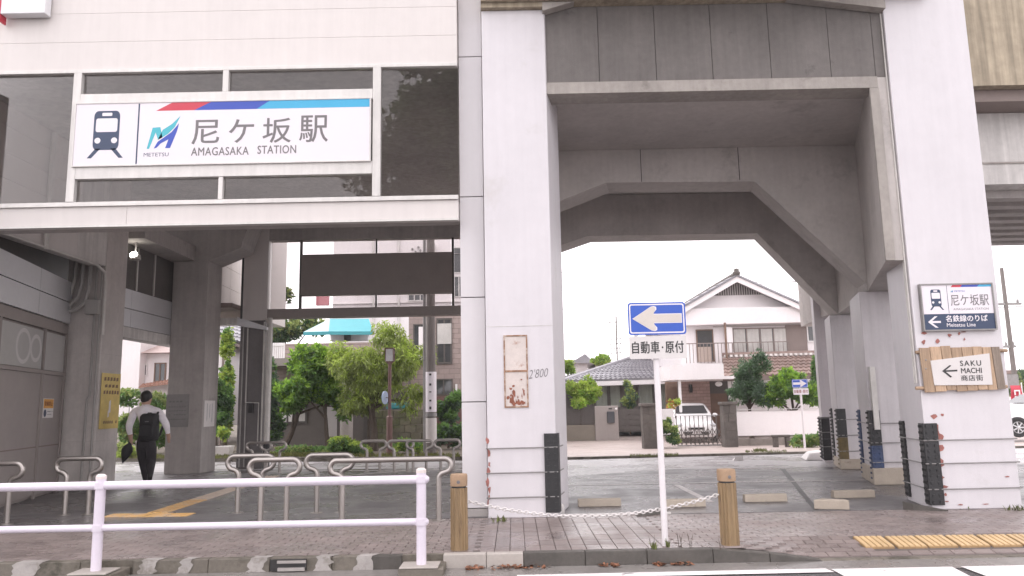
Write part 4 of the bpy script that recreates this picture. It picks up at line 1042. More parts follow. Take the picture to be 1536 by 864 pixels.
# parabola through the two ends and the low point
def par(t):
    s = (C_.x-A.x)/(B.x-A.x); zc = C_.z
    a = ((zc-A.z)-s*(B.z-A.z))/(s*s-s)
    return Vector((A.x+(B.x-A.x)*t, 8.01, A.z+(B.z-A.z)*t+a*(t*t-t)))
for k in range(n):
    P, D = par((k+.5)/n), (par((k+1)/n)-par(k/n)); L = D.length*.70; D.normalize(); S = Vector((0,1,0)) if k % 2 else D.cross(Vector((0,1,0))).normalized()
    ring = [P+D*L*math.cos(t)*(1 if abs(math.cos(t)) > .5 else 1)+S*.016*math.sin(t) for t in [6.2832*j/10 for j in range(11)]]
    q.tube(ring, .0062, 5, 0, False)
ch = q.build('chain', mat('white_chain', (.60,.57,.56), .4, .1, 20, metal=.2)); tag(ch, 'pale link chain sagging between the two tan bollards', 'chain')
# concrete wheel stops
def wheel_stop(L=.6, d=.13, h=.105):
    q = MB(); q.prismx([(0,0),(.012,h*.92),(.03,h),(d-.03,h),(d-.012,h*.92),(d,0)], -L/2, L/2); return q
first = None
for px0, px1, py, rz, lab in ((868,932,760,0,'concrete wheel stop nearest the left white pillar'),(1117,1183,753,.0,'concrete wheel stop just right of the right bollard'),(1250,1316,747,.02,'wheel stop beside the plinth of the second column'),(998,1056,761,.05,'wheel stop behind the one way sign pole')):
    a, c = gr(px0,py), gr(px1,py); L = .60
    if first is None:
        first = wheel_stop().build('wheel_stop', WSTOP, bevel=.008); o = first
    else: o = first.copy(); COL.objects.link(o)
    o.location = ((a.x+c.x)/2, (a.y+c.y)/2, 0); o.rotation_euler = (0,0,rz); tag(o, lab, 'wheel stop', 'concrete wheel stops in the parking bay')
a, c = gr(1222,764), gr(1275,765)
q = MB(); q.plan([(a.x,a.y+.02),(a.x+.16,a.y-.03),(c.x,c.y-.0),(c.x,c.y+.13),(a.x+.16,a.y+.16)], 0, .12); tag(q.build('wheel_stop', WSTOP, bevel=.01), 'chipped wheel stop with a pointed end nearest the right pillar', 'wheel stop', 'concrete wheel stops in the parking bay')
q = MB(); a, c = gr(955,775), gr(996,771); q.hexa([(a.x,a.y,0),(c.x,c.y,0),(c.x,c.y+.13,0),(a.x,a.y+.13,0),(a.x+.02,a.y+.04,.02),(c.x,c.y+.03,.075),(c.x,c.y+.1,.075),(a.x+.02,a.y+.1,.02)]); tag(q.build('kerb_wedge', KERB_D, bevel=.008), 'dark kerb wedge on the floor edge left of the sign pole', 'kerb wedge')
q = MB(); a = gr(838,771); q.box(a.x-.06,a.x+.08,a.y,a.y+.1,0,.12); tag(q.build('concrete_block', CONC_L, bevel=.015), 'small concrete block at the right foot of the left pillar', 'block')
q = MB(); a, c = gr(850,773.5), gr(990,772); q.box(a.x-.6, c.x+.15, 10.19, 10.24, -.02, .022); o = q.build('floor_edging', CONC_L); o['kind'] = 'structure'

# ================================================================== PERSON
YM = 15.2
def pm_(px, py, dy=0.0): v = at(px, py, YM+dy); return v
skel = dict(
 pel=(pm_(219,663),.15,.115), wai=(pm_(219,649),.135,.10), che=(pm_(219,630,.02),.165,.12), upc=(pm_(219,616,.03),.145,.10), nec=(pm_(219,607.5,.05),.062,.062), hed=(pm_(219.5,600,.07),.086,.098), top=(pm_(219.5,591.5,.08),.084,.098),
 lsh=(pm_(202,616.5,.03),.085,.085), lel=(pm_(193.0,640,-.03),.074,.07), lwr=(pm_(195.5,655.5,.05),.038,.038), lha=(pm_(196.5,661.5,.07),.036,.028),
 rsh=(pm_(237,616.5,.03),.085,.085), rel=(pm_(249.5,637,-.10),.074,.07), rwr=(pm_(252.5,652,-.02),.036,.036), rha=(pm_(253,658.5,.0),.036,.028),
 lhi=(pm_(212,668),.125,.115), lkn=(pm_(215.5,694,.18),.098,.09), lan=(pm_(219,722,.22),.050,.052), lto=(pm_(217.5,726.5,.40),.042,.035),
 rhi=(pm_(227,668),.125,.115), rkn=(pm_(227,692,.08),.098,.09), ran=(pm_(225,715,-.20),.050,.052), rto=(pm_(224,724,-.12),.045,.032))
edges_ = [('pel','wai'),('wai','che'),('che','upc'),('upc','nec'),('nec','hed'),('hed','top'),('upc','lsh'),('lsh','lel'),('lel','lwr'),('lwr','lha'),('upc','rsh'),('rsh','rel'),('rel','rwr'),('rwr','rha'),
          ('pel','lhi'),('lhi','lkn'),('lkn','lan'),('lan','lto'),('pel','rhi'),('rhi','rkn'),('rkn','ran'),('ran','rto')]
def add_fingers(h, wr):
    H_, W_ = skel[h][0], skel[wr][0]; d = (H_-W_).normalized(); s = Vector((.2,1,0)).normalized()
    for k, (off, L) in enumerate(((-.026,.068),(-.009,.078),(.009,.074),(.026,.056))):
        nm = f'{h}f{k}'; b_ = H_+s*off+d*.01
        skel[nm] = (b_+d*L*.5, .0105, .0105); skel[nm+'t'] = (b_+d*L+Vector((0,.012,0)), .009, .009); edges_.append((h, nm)); edges_.append((nm, nm+'t'))
    skel[h+'th'] = (W_+d*.045+s*.046, .012, .012); skel[h+'tt'] = (W_+d*.085+s*.052, .010, .010); edges_.append((wr, h+'th')); edges_.append((h+'th', h+'tt'))
add_fingers('lha','lwr'); add_fingers('rha','rwr')
pr_ = thing('person', 'person in a white shirt and black trousers walking away under the viaduct', 'person', (skel['pel'][0].x, YM, 0))
names = list(skel); org = pr_.location
me = bpy.data.meshes.new('body'); me.from_pydata([tuple(skel[n][0]-org) for n in names], [(names.index(a), names.index(c)) for a, c in edges_], [])
ob = bpy.data.objects.new('body', me); COL.objects.link(ob)
md = ob.modifiers.new('skin', 'SKIN'); md.use_smooth_shade = True
for i, n in enumerate(names):
    sv = me.skin_vertices[0].data[i]; sv.radius = (skel[n][1], skel[n][2]); sv.use_root = (n == 'pel')
ss = ob.modifiers.new('sub', 'SUBSURF'); ss.levels = ss.render_levels = 2
body = bpy.data.meshes.new_from_object(ob.evaluated_get(bpy.context.evaluated_depsgraph_get()))
bpy.data.objects.remove(ob)
for m_ in (SKIN, SHIRT, TROUS, mat('black_shoe', (.015,.014,.014), .35)): body.materials.append(m_)
zn, zwst, zan = skel['nec'][0].z-.01, skel['wai'][0].z-.04, skel['lan'][0].z
for p_ in body.polygons:
    c = p_.center+org; p_.use_smooth = True
    arm = abs(c.x-org.x) > .24 and c.z > .7 and c.z < 1.7
    dl = min((c-skel['lwr'][0]).length, (c-skel['lha'][0]).length, (c-skel['rwr'][0]).length, (c-skel['rha'][0]).length)
    if c.z > zn+.02 or dl < .085 and c.z < max(skel['lwr'][0].z, skel['rwr'][0].z)+.02: p_.material_index = 0
    elif c.z > zwst or arm: p_.material_index = 1
    elif (c-skel['lto'][0]).length < .17 and c.z < .11 or (c-skel['rto'][0]).length < .12 or (c-skel['ran'][0]).length < .07: p_.material_index = 3
    else: p_.material_index = 2
bo_ = bpy.data.objects.new('body', body); COL.objects.link(bo_); bo_.parent = pr_
q = MB(); hc = (skel['hed'][0]+skel['top'][0])/2
rings = []
for i in range(9):
    t = math.pi*(.04+.73*i/8); rings.append([(hc.x+.109*math.sin(t)*math.cos(a)*(1+.04*math.sin(5*a+i)), hc.y-.005+.120*math.sin(t)*math.sin(a), hc.z+.018+.118*math.cos(t)-(.03 if math.sin(a) < 0 and i > 6 else 0)) for a in [6.2832*k/18 for k in range(18)]])
q.loft(rings); q.build('hair', HAIR, pr_)
q = MB()
for s in (-1, 1): q.ball((hc.x+s*.088, hc.y+.01, hc.z-.03), .014, .022, .034)
q.build('ear', SKIN, pr_)
q = MB(); nk = skel['nec'][0]; q.lathe([(.070,-.045),(.068,.0),(.066,.022),(.060,.024)], (nk.x, nk.y, nk.z-.02), 14); q.build('collar', SHIRT, pr_)
# backpack
bc = pm_(221.5,641,-.20)
bp_ = thing('backpack', 'black backpack worn by the walking person', 'backpack', bc)
def rrect(w, h, r, n=5): return [(a, c) for a, c in rounded(-w,-h,w,h,r,n)]
q = MB(); ring = lambda s, y: [(bc.x+a*s, y, bc.z+c*s) for a, c in rrect(.165,.265,.07)]
q.loft([ring(.90,bc.y+.16), ring(1,bc.y+.13), ring(1,bc.y+.03), ring(.93,bc.y-.02), ring(.75,bc.y-.045)]); q.build('pack', BAGM, bp_)
q = MB(); ring = lambda s, y: [(bc.x+a*s, y, bc.z-.06+c*s) for a, c in rrect(.125,.125,.05)]
q.loft([ring(1,bc.y-.03), ring(1,bc.y-.07), ring(.85,bc.y-.09)]); q.build('front_pocket', BAGM, bp_)
q = MB()
for s in (-1, 1): q.tube([(bc.x+s*.115,bc.y+.10,bc.z+.20),(bc.x+s*.125,bc.y+.13,bc.z+.275),(bc.x+s*.13,bc.y+.25,bc.z+.295),(bc.x+s*.135,bc.y+.345,bc.z+.22),(bc.x+s*.14,bc.y+.345,bc.z+.02),(bc.x+s*.15,bc.y+.2,bc.z-.15),(bc.x+s*.14,bc.y+.12,bc.z-.2)], .024, 8)
q.build('strap', BAGM, bp_)
q = MB(); q.box(bc.x-.035,bc.x+.035,bc.y-.052,bc.y-.043,bc.z+.10,bc.z+.12); q.build('tag', GREYT, bp_)
q = MB(); q.tube([(bc.x-.04,bc.y+.05,bc.z+.24),(bc.x-.03,bc.y+.05,bc.z+.275),(bc.x+.03,bc.y+.05,bc.z+.275),(bc.x+.04,bc.y+.05,bc.z+.24)], .01, 6); q.build('grab_handle', BAGM, bp_)
# folded umbrella in the left hand
h_ = skel['lha'][0]
um = thing('folded_umbrella', 'dark folded umbrella hanging from the left hand of the person', 'umbrella', h_)
E0, E1 = h_+Vector((0,.0,.03)), pm_(184,694,.02)
D = (E1-E0)
q = MB(); q.tube([E0+D*t for t in (.12,.2,.32,.48,.66,.84,1.0)], [.02,.04,.085,.105,.085,.05,.014], 12); q.build('folded_canopy', BAGM, um)
q = MB(); q.tube([E0-D*.12+Vector((0,.05,.03)), E0-D*.16+Vector((0,.02,.04)), E0-D*.10, E0+D*.12], .012, 8); q.build('handle', BLACKP, um)
q = MB(); q.tube([E1, E1+D*.08], [.008,.004], 6); q.build('tip', GALV, um)
# ================================================================== FOLIAGE
from mathutils import noise as mnoise
def leaves(q, lobes, n, size, seed, droop=0.0, gap=.0, m2=0, asp=.55, hollow=2.4):
    rn = random.Random(seed); vol = [a[3]*a[4]*a[5] for a in lobes]; tot = sum(vol); cum = []; s = 0
    for v in vol: s += v/tot; cum.append(s)
    off = Vector((seed*3.1, seed*1.7, seed*.9)); k = 0; tries = 0
    while k < n and tries < n*6:
        tries += 1
        u = rn.random(); i = 0
        while cum[i] < u and i < len(cum)-1: i += 1
        c = lobes[i]; d = Vector((rn.gauss(0,1), rn.gauss(0,1), rn.gauss(0,1))).normalized(); r = rn.random()**(1/hollow)*1.06
        P = Vector((c[0]+d.x*c[3]*r, c[1]+d.y*c[4]*r, c[2]+d.z*c[5]*r))
        nz = mnoise.noise(P*(1.7/max(.35, min(c[3],c[5])))*.8+off)
        if nz < gap-.25+.12*rn.random(): continue
        a = Vector((rn.gauss(0,1), rn.gauss(0,1), rn.gauss(0,1)-droop*1.6)) + d*.5
        a.normalize(); w = a.cross(Vector((rn.gauss(0,1), rn.gauss(0,1), rn.gauss(0,1)))).normalized()
        s_ = size*rn.uniform(.6,1.35); A, W = a*s_, w*s_*asp; nrm = a.cross(w)*s_*.18
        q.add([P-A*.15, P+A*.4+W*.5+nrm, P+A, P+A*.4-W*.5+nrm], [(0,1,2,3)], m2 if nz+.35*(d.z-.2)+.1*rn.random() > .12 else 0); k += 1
    return q
def trunk(q, base, top, r0, r1, bends=4, seed=0, limbs=()):
    rn = random.Random(seed); b_, t_ = Vector(base), Vector(top); P = []; Rr = []
    for i in range(bends+1):
        f = i/bends; P.append(b_.lerp(t_, f)+Vector((rn.uniform(-1,1), rn.uniform(-1,1), 0))*.05*(0 < i)*(b_-t_).length*.5); Rr.append(r0+(r1-r0)*f)
    q.tube(P, Rr, 8)
    for (f, e) in limbs:
        j = P[min(bends, int(f*bends))]; e = Vector(e); mid = j.lerp(e, .5)+Vector((0,0,.1*(e-j).length)); q.tube([j, mid, e], [r1*1.1+.01, r1*.8, r1*.3], 6)
    return q
def clumpy(lobes, seed):
    rn = random.Random(seed*7+1); out = []
    for l in lobes:
        out.append((l[0], l[1], l[2], l[3]*.72, l[4]*.72, l[5]*.72))
        for k in range(6):
            d = Vector((rn.gauss(0,1), rn.gauss(0,1)-.3, rn.gauss(.25,.9))).normalized(); f = rn.uniform(.36,.56); e = rn.uniform(.58,.82)
            out.append((l[0]+d.x*l[3]*e, l[1]+d.y*l[4]*e, l[2]+d.z*l[5]*e, l[3]*f, l[4]*f, l[5]*f*.8))
    return out
def tree(name, label, cat, lobes, n, size, mats, seed, base=None, group=None, droop=0, gap=.0, asp=.55, r0=.09, twin=None, hollow=2.4):
    c = lobes[0]; base = base or (c[0], c[1], .05)
    t = thing(name, label, cat, base, group)
    q = MB(); leaves(q, clumpy(lobes, seed) if len(lobes) > 1 else lobes, n, size, seed, droop, gap+.03, 1, asp, hollow); o = q.build('crown', mats, t, recalc=False); o['kind'] = 'stuff'
    q = MB(); cz = sum(l[2] for l in lobes)/len(lobes)
    trunk(q, base, (c[0], c[1], cz+.2), r0, r0*.35, 4, seed, [(.4+.4*k/max(1,len(lobes)), (l[0], l[1], l[2])) for k, l in enumerate(lobes[:7])])
    if twin: trunk(q, twin[0], twin[1], r0*.8, r0*.3, 4, seed+5, [(.6, (l[0], l[1], l[2])) for l in lobes[1:4]])
    q.build('trunk', BARK, t); return t
def L(px, py, Y, rpx, rpy, dy=None):          # crown lobe from the survey
    c = at(px, py, Y); k = Y/F_PX; return (c.x, Y+(random.uniform(-.3,.3)), c.z, rpx*k, dy or max(.35, rpx*k*.8), rpy*k)
# left group across the street
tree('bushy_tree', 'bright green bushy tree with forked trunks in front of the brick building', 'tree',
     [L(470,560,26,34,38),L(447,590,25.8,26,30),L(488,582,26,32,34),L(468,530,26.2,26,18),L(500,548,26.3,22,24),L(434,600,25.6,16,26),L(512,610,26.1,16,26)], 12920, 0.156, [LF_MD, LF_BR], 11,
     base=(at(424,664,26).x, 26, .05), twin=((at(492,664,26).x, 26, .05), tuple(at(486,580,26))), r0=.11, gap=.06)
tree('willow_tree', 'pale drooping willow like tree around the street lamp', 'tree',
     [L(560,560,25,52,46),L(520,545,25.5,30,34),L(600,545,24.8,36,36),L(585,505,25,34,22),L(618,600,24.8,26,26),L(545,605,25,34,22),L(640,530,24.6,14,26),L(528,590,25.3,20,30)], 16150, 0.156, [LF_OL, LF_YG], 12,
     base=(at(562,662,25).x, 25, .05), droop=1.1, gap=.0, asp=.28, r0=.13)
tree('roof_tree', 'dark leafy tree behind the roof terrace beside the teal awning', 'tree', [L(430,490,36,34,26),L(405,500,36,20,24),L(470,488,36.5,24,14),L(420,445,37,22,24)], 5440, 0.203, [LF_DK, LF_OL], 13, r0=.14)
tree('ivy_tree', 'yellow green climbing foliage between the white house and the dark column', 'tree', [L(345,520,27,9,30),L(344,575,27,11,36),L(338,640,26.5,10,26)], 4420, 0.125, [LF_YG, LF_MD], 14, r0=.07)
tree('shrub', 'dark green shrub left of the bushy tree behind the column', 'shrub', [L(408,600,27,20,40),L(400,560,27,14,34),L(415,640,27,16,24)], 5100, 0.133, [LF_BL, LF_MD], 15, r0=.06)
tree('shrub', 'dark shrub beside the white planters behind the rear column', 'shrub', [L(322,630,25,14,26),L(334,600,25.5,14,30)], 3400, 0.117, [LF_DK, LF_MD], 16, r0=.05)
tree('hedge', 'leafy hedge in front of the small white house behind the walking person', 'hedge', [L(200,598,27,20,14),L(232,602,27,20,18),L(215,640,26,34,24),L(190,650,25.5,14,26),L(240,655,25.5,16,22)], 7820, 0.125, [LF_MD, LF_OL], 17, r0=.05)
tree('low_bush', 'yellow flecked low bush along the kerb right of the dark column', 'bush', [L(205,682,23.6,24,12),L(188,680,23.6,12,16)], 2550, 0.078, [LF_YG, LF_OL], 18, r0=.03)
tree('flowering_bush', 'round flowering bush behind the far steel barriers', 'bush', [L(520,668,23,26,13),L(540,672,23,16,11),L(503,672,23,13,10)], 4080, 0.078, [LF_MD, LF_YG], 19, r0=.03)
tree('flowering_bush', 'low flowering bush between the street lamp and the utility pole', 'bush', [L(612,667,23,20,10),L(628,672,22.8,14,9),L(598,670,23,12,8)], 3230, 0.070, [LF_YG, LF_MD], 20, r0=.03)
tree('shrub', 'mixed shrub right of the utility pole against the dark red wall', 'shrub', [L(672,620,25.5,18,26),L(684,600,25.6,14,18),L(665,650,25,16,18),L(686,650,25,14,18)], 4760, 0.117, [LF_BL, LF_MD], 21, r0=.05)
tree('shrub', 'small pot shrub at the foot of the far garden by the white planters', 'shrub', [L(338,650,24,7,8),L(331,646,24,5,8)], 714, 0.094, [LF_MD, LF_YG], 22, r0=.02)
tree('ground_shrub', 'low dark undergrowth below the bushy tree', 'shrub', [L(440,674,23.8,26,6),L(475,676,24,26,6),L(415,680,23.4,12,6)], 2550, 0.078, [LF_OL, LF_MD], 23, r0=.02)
# right group
tree('conifer_tree', 'dark feathery conifer above the left part of the white garden wall', 'tree', [L(1125,575,28.4,26,34),L(1135,548,28.4,17,22),L(1110,592,28.2,18,20),L(1142,590,28.3,20,22)], 8840, 0.125, [LF_DK, LF_BL], 31, r0=.09, gap=.02, asp=.3)
tree('round_tree', 'light green rounded tree above the white garden wall', 'tree', [L(1188,580,28,30,22),L(1168,590,27.9,22,20),L(1205,592,27.9,20,18),L(1180,566,28,22,12),L(1152,598,27.8,14,12),L(1222,600,28,14,10)], 9520, 0.117, [LF_MD, LF_BR], 32, r0=.08)
tree('dark_tree', 'dark green tree behind the far pillar beyond the white wall', 'tree', [L(1230,565,30,16,34),L(1224,590,29.6,12,20)], 3740, 0.133, [LF_DK, LF_MD], 33, r0=.08)
tree('young_maple', 'light green young tree over the dark slatted fence', 'tree', [L(868,590,33.4,20,16),L(882,580,33.4,16,14),L(856,582,33.4,14,10),L(868,604,33.2,16,8),L(890,592,33.4,10,12)], 4420, 0.133, [LF_BR, LF_YG], 34, r0=.05, gap=.08)
tree('slender_shrub', 'pale slender shrub between the curtained windows', 'shrub', [L(943,590,34,6,14),L(941,577,34,5,8),L(944,605,34,13,8),L(946,598,34,8,8)], 1530, 0.133, [LF_BL, LF_OL], 35, r0=.04, gap=.1)
tree('garden_tree', 'light green tree behind the left end of the grey roof', 'tree', [L(846,548,44,18,9),L(832,546,44,12,10),L(852,556,44,10,6)], 2210, 0.172, [LF_BR, LF_YG], 36, r0=.08)
tree('garden_tree', 'small yellow green tree peeping over the grey roof ridge', 'tree', [L(898,542,46,16,6),L(908,537,46,10,6)], 1190, 0.172, [LF_YG, LF_BR], 37, r0=.07)
tree('potted_plant', 'orange tipped plant beside the carport post', 'plant', [L(1012,604,29,9,5),L(1005,610,29,6,5)], 714, 0.094, [mat('orange_leaf',(.42,.22,.05),.6,.2,4,isl=.3), LF_YG], 38, r0=.02)
tree('gate_shrub', 'wild shrub at the foot of the left stone gate pillar', 'shrub', [L(1008,650,26.6,9,12),L(1000,640,26.8,9,14),L(1014,662,26.2,8,7)], 2210, 0.094, [LF_DK, LF_OL], 39, r0=.03)
tree('roadside_bush', 'low bush at the foot of the white wall by the small blue sign', 'bush', [L(1205,660,24.6,22,9),L(1228,660,24.8,14,10),L(1190,664,24.6,8,6)], 2720, 0.086, [LF_OL, LF_MD], 40, r0=.03)
tree('street_tree', 'dull green tree far along the road beyond the right pillar', 'tree', [L(1528,575,60,14,14),L(1516,585,60,9,10),L(1538,570,60,16,18)], 2040, 0.234, [LF_OL, LF_DK], 41, r0=.12)
def weeds(name, runs, n, h, m, label, cat='weeds'):
    q = MB(); rn = random.Random(len(name)+n)
    for _ in range(n):
        px0, px1, py, z = rn.choice(runs); c = gr(rn.uniform(px0, px1), py+rn.uniform(-1.2,1.2), z); a = rn.uniform(0,6.28); hh = h*rn.uniform(.4,1.2)
        d = Vector((math.cos(a), math.sin(a), 0)); w = Vector((-d.y, d.x, 0))*h*(.025 if 'stalk' in name else .10); d *= .4 if 'stalk' in name else 1; tip = c+d*hh*.5+Vector((0,0,hh))
        q.add([c-w, c+w, c+d*hh*.2+Vector((0,0,hh*.6))+w*.7, tip, c+d*hh*.2+Vector((0,0,hh*.6))-w*.7], [(0,1,2,3,4)])
    o = q.build(name, m, None, recalc=False); return tag(o, label, cat, kind='stuff')
weeds('kerb_weeds', [(945,985,684,.06),(985,1018,683,.06),(1118,1180,678,.06),(1130,1150,676,.06)], 800, .06, WEED, 'yellowish weeds growing along the far kerb')
weeds('kerb_grass', [(183,345,687,.1),(400,470,684,.1),(490,690,685,.1)], 2600, .11, mat('strip_grass',(.16,.17,.05),.7,.3,3,trans=.25,isl=.35), 'rough grass and weeds along the planted far kerb')
weeds('pillar_weeds', [(1508,1536,765,0),(1440,1455,763,0),(738,760,782,0),(1000,1004,820,0),(978,985,824,0)], 120, .07, WEED, 'small weeds at the pillar feet and sign pole')
weeds('bare_stalks', [(975,983,824,0),(1018,1024,822,0),(1035,1038,822,0),(1079,1081,824,0)], 16, .16, BARK, 'thin bare stalks by the kerb near the sign pole')
# planters and litter
for k, (px, w, lab) in enumerate(((321,.20,'small white planter pot behind the rear column'),(334,.30,'wide pale planter trough behind the rear column'))):
    c = at(px,662,23.9); q = MB(); q.hexa([(c.x-w*.8,23.8,.08),(c.x+w*.8,23.8,.08),(c.x+w*.8,24.1,.08),(c.x-w*.8,24.1,.08),(c.x-w,23.75,.36),(c.x+w,23.75,.36),(c.x+w,24.15,.36),(c.x-w,24.15,.36)]); tag(q.build('planter', PAPER, bevel=.02), lab, 'planter')
c = gr(1108,691); q = MB(); q.hexa([(c.x-.12,c.y,0),(c.x+.12,c.y,0),(c.x+.12,c.y+.2,0),(c.x-.1,c.y+.2,0),(c.x-.06,c.y,.10),(c.x+.12,c.y+.02,.12),(c.x+.1,c.y+.16,.10),(c.x-.05,c.y+.14,.06)]); tag(q.build('litter_scrap', PAPER), 'white scrap of litter lying on the side street', 'litter')
q = MB(); a, c = gr(1208,691), gr(1238,693)
q.hexa([(a.x,a.y,0),(c.x+.3,a.y,0),(c.x+.3,a.y+.9,0),(a.x+.2,a.y+.9,0),(a.x+.15,a.y+.1,.17),(c.x+.3,a.y+.1,.2),(c.x+.3,a.y+.7,.2),(a.x+.3,a.y+.7,.17)]); tag(q.build('kerb_ramp', PAPER, bevel=.04), 'pale pinkish ramp block on the street by the farthest column', 'ramp block')

# ================================================================== RIGHT HOUSES
def rect(px0, py0, px1, py1, Y): a, c = at(px0, py1, Y), at(px1, py0, Y); return a.x, c.x, a.z, c.z
def rbox(name, m, par, px0, py0, px1, py1, Y, d, proud=0.0, bevel=0.0):
    x0, x1, z0_, z1_ = rect(px0, py0, px1, py1, Y); q = MB(); q.box(x0, x1, Y-proud, Y+d, z0_, z1_); return q.build(name, m, par, bevel=bevel)
def win(par, px0, py0, px1, py1, Y, frame_m=BROWN, n=2, pane=GLASS_H, t=.05, curtain=None):
    x0, x1, z0_, z1_ = rect(px0, py0, px1, py1, Y); f = MB()
    f.box(x0, x1, Y-.06, Y-.004, z0_, z0_+t); f.box(x0, x1, Y-.06, Y-.004, z1_-t, z1_)
    for k in range(n+1):
        xx = x0+(x1-x0-t)*k/n; f.box(xx, xx+t, Y-.055, Y-.004, z0_+t, z1_-t)
    o = f.build('window', frame_m, par)
    for k in range(n):
        a, c = x0+(x1-x0-t)*k/n+t, x0+(x1-x0-t)*(k+1)/n
        q = MB(); q.box(a, c, Y-.03, Y-.006, z0_+t, z1_-t); q.build('pane', pane, o)
    if curtain:
        for (u0, u1) in curtain:
            q = MB(); a, c = x0+(x1-x0)*u0, x0+(x1-x0)*u1; n_ = max(4, int((c-a)/.09))
            for k in range(n_): q.hexa([(a+(c-a)*k/n_, Y-.034-.012*(k%2), z0_+t),(a+(c-a)*(k+1)/n_, Y-.034-.012*((k+1)%2), z0_+t),(a+(c-a)*(k+1)/n_, Y-.032, z0_+t),(a+(c-a)*k/n_, Y-.032, z0_+t)]+
                [(a+(c-a)*k/n_, Y-.034-.012*(k%2), z1_-t),(a+(c-a)*(k+1)/n_, Y-.034-.012*((k+1)%2), z1_-t),(a+(c-a)*(k+1)/n_, Y-.032, z1_-t),(a+(c-a)*k/n_, Y-.032, z1_-t)])
            q.build('curtain', CURT if frame_m is not DARKM else CURT_G, o)
    return o
def tiled_slope(name, m, par, e0, e1, r0_, r1_, rows, cols, lift=.05, stuffed=True):
    """pan-tiled slope: stepped courses with a rounded rib per tile column, one joined part"""
    e0, e1, r0_, r1_ = map(Vector, (e0, e1, r0_, r1_)); nrm = (e1-e0).cross(r0_-e0).normalized()
    if nrm.z < 0: nrm = -nrm
    q = MB(); S = 4
    for i in range(rows):
        f0, f1 = i/rows, (i+1)/rows+.004
        A0, B0, A1, B1 = e0.lerp(r0_, f0), e1.lerp(r1_, f0), e0.lerp(r0_, f1), e1.lerp(r1_, f1)
        V0, V1, V2 = [], [], []; n = cols*S
        for k in range(n+1):
            w = .5-.5*math.cos(6.2832*k/S)
            V0.append(A0.lerp(B0, k/n)+nrm*(lift+lift*.8*w)); V1.append(A1.lerp(B1, k/n)+nrm*(lift*.25+lift*.8*w)); V2.append(A0.lerp(B0, k/n))
        q.add(V2+V0+V1, [(k,k+1,n+2+k,n+1+k) for k in range(n)]+[(n+1+k,n+2+k,2*n+3+k,2*n+2+k) for k in range(n)])
    o = q.build(name, m, par, recalc=False); o['kind'] = 'stuff'; return o
YH = 34.0
h1 = thing('two_storey_house', 'white two storey house with a gable roof and carport behind the accordion gate', 'house', (at(1120,600,YH).x, YH, .05))
x0, x1 = at(1016,480,YH).x, at(1262,480,YH).x; zE = at(1120,470,YH).z
q = MB(); q.box(x0+.1, x1-.1, YH, YH+9, .05, zE); q.build('wall', HOUSEW, h1)
Lh, Rh, Ap = at(1004,472,YH-.7), at(1238,472,YH-.7), at(1105,413,YH-.7)
La, Ra, Aa = at(1012,474,YH), at(1236,474,YH), at(1106,424,YH)
q = MB(); q.prism([(La.x,zE-.05),(Ra.x,zE-.05),(Aa.x,Aa.z)], YH-.02, YH+8.9); q.build('gable', HOUSEW, h1)
def slab(A, B, t, y0, y1, m, nm):
    q = MB(); q.prism([(A.x,A.z-t),(B.x,B.z-t),(B.x,B.z),(A.x,A.z)], y0, y1); return q.build(nm, m, h1)
for A, B, nm in ((Lh, Ap, 'left'), (Ap, Rh, 'right')):
    slab(A, B, .16, YH-.62, YH+9.3, TILEG, 'roof_slope')
    A2, B2 = A-Vector((0,0,.17)), B-Vector((0,0,.17)); A3 = A+Vector((0,0,.03)); B3 = B+Vector((0,0,.03))
    q = MB(); q.prism([(A.x,A.z-.29),(B.x,B.z-.29),(B.x,B.z-.05),(A.x,A.z-.05)], YH-.72, YH-.63); q.build('bargeboard', HOUSEW, h1)
    q = MB(); q.prism([(A.x,A.z-.04),(B.x,B.z-.04),(B.x,B.z+.05),(A.x,A.z+.05)], YH-.78, YH-.60); q.build('verge_tiles', TILEG, h1)
    n = 5
    tiled_slope('roof_tiles', TILEG, h1, (A.x,YH-.6,A.z+.005), (A.x,YH+9.2,A.z+.005), (B.x,YH-.6,B.z+.005), (B.x,YH+9.2,B.z+.005), 8, 12, .05) if nm == 'left' else tiled_slope('roof_tiles', TILEG, h1, (B.x,YH-.6,B.z+.005), (B.x,YH+9.2,B.z+.005), (A.x,YH-.6,A.z+.005), (A.x,YH+9.2,A.z+.005), 9, 12, .05)
q = MB(); q.lathe([(.13,0),(.17,.08),(.16,.15),(.10,.20),(.12,.26),(.05,.31),(0,.32)], (Ap.x, YH-.7, Ap.z), 10); q.tube([(Ap.x,YH-.6,Ap.z+.06),(Ap.x,YH+9.2,Ap.z+.06)], .13, 8); q.build('ridge_ornament', STONE, h1)
v0, v1, v2 = at(1071,443.5,YH-.03), at(1148,441.5,YH-.03), at(1107,416,YH-.03)
q = MB(); q.prism([(v0.x,v0.z),(v1.x,v1.z),(v2.x,v2.z)], YH-.06, YH-.025); o = q.build('gable_vent', DARKM, h1)
q = MB(); n = 22
for k in range(1, n):
    xx = v0.x+(v1.x-v0.x)*k/n; f = (xx-v0.x)/(v2.x-v0.x) if xx < v2.x else (v1.x-xx)/(v1.x-v2.x); zt = v0.z+(v2.z-v0.z)*f
    if zt-v0.z > .08: q.box(xx-.022, xx+.022, YH-.085, YH-.062, v0.z+.01, zt-.03)
o2 = q.build('vent_slat', HOUSEG, o); o2['kind'] = 'stuff'
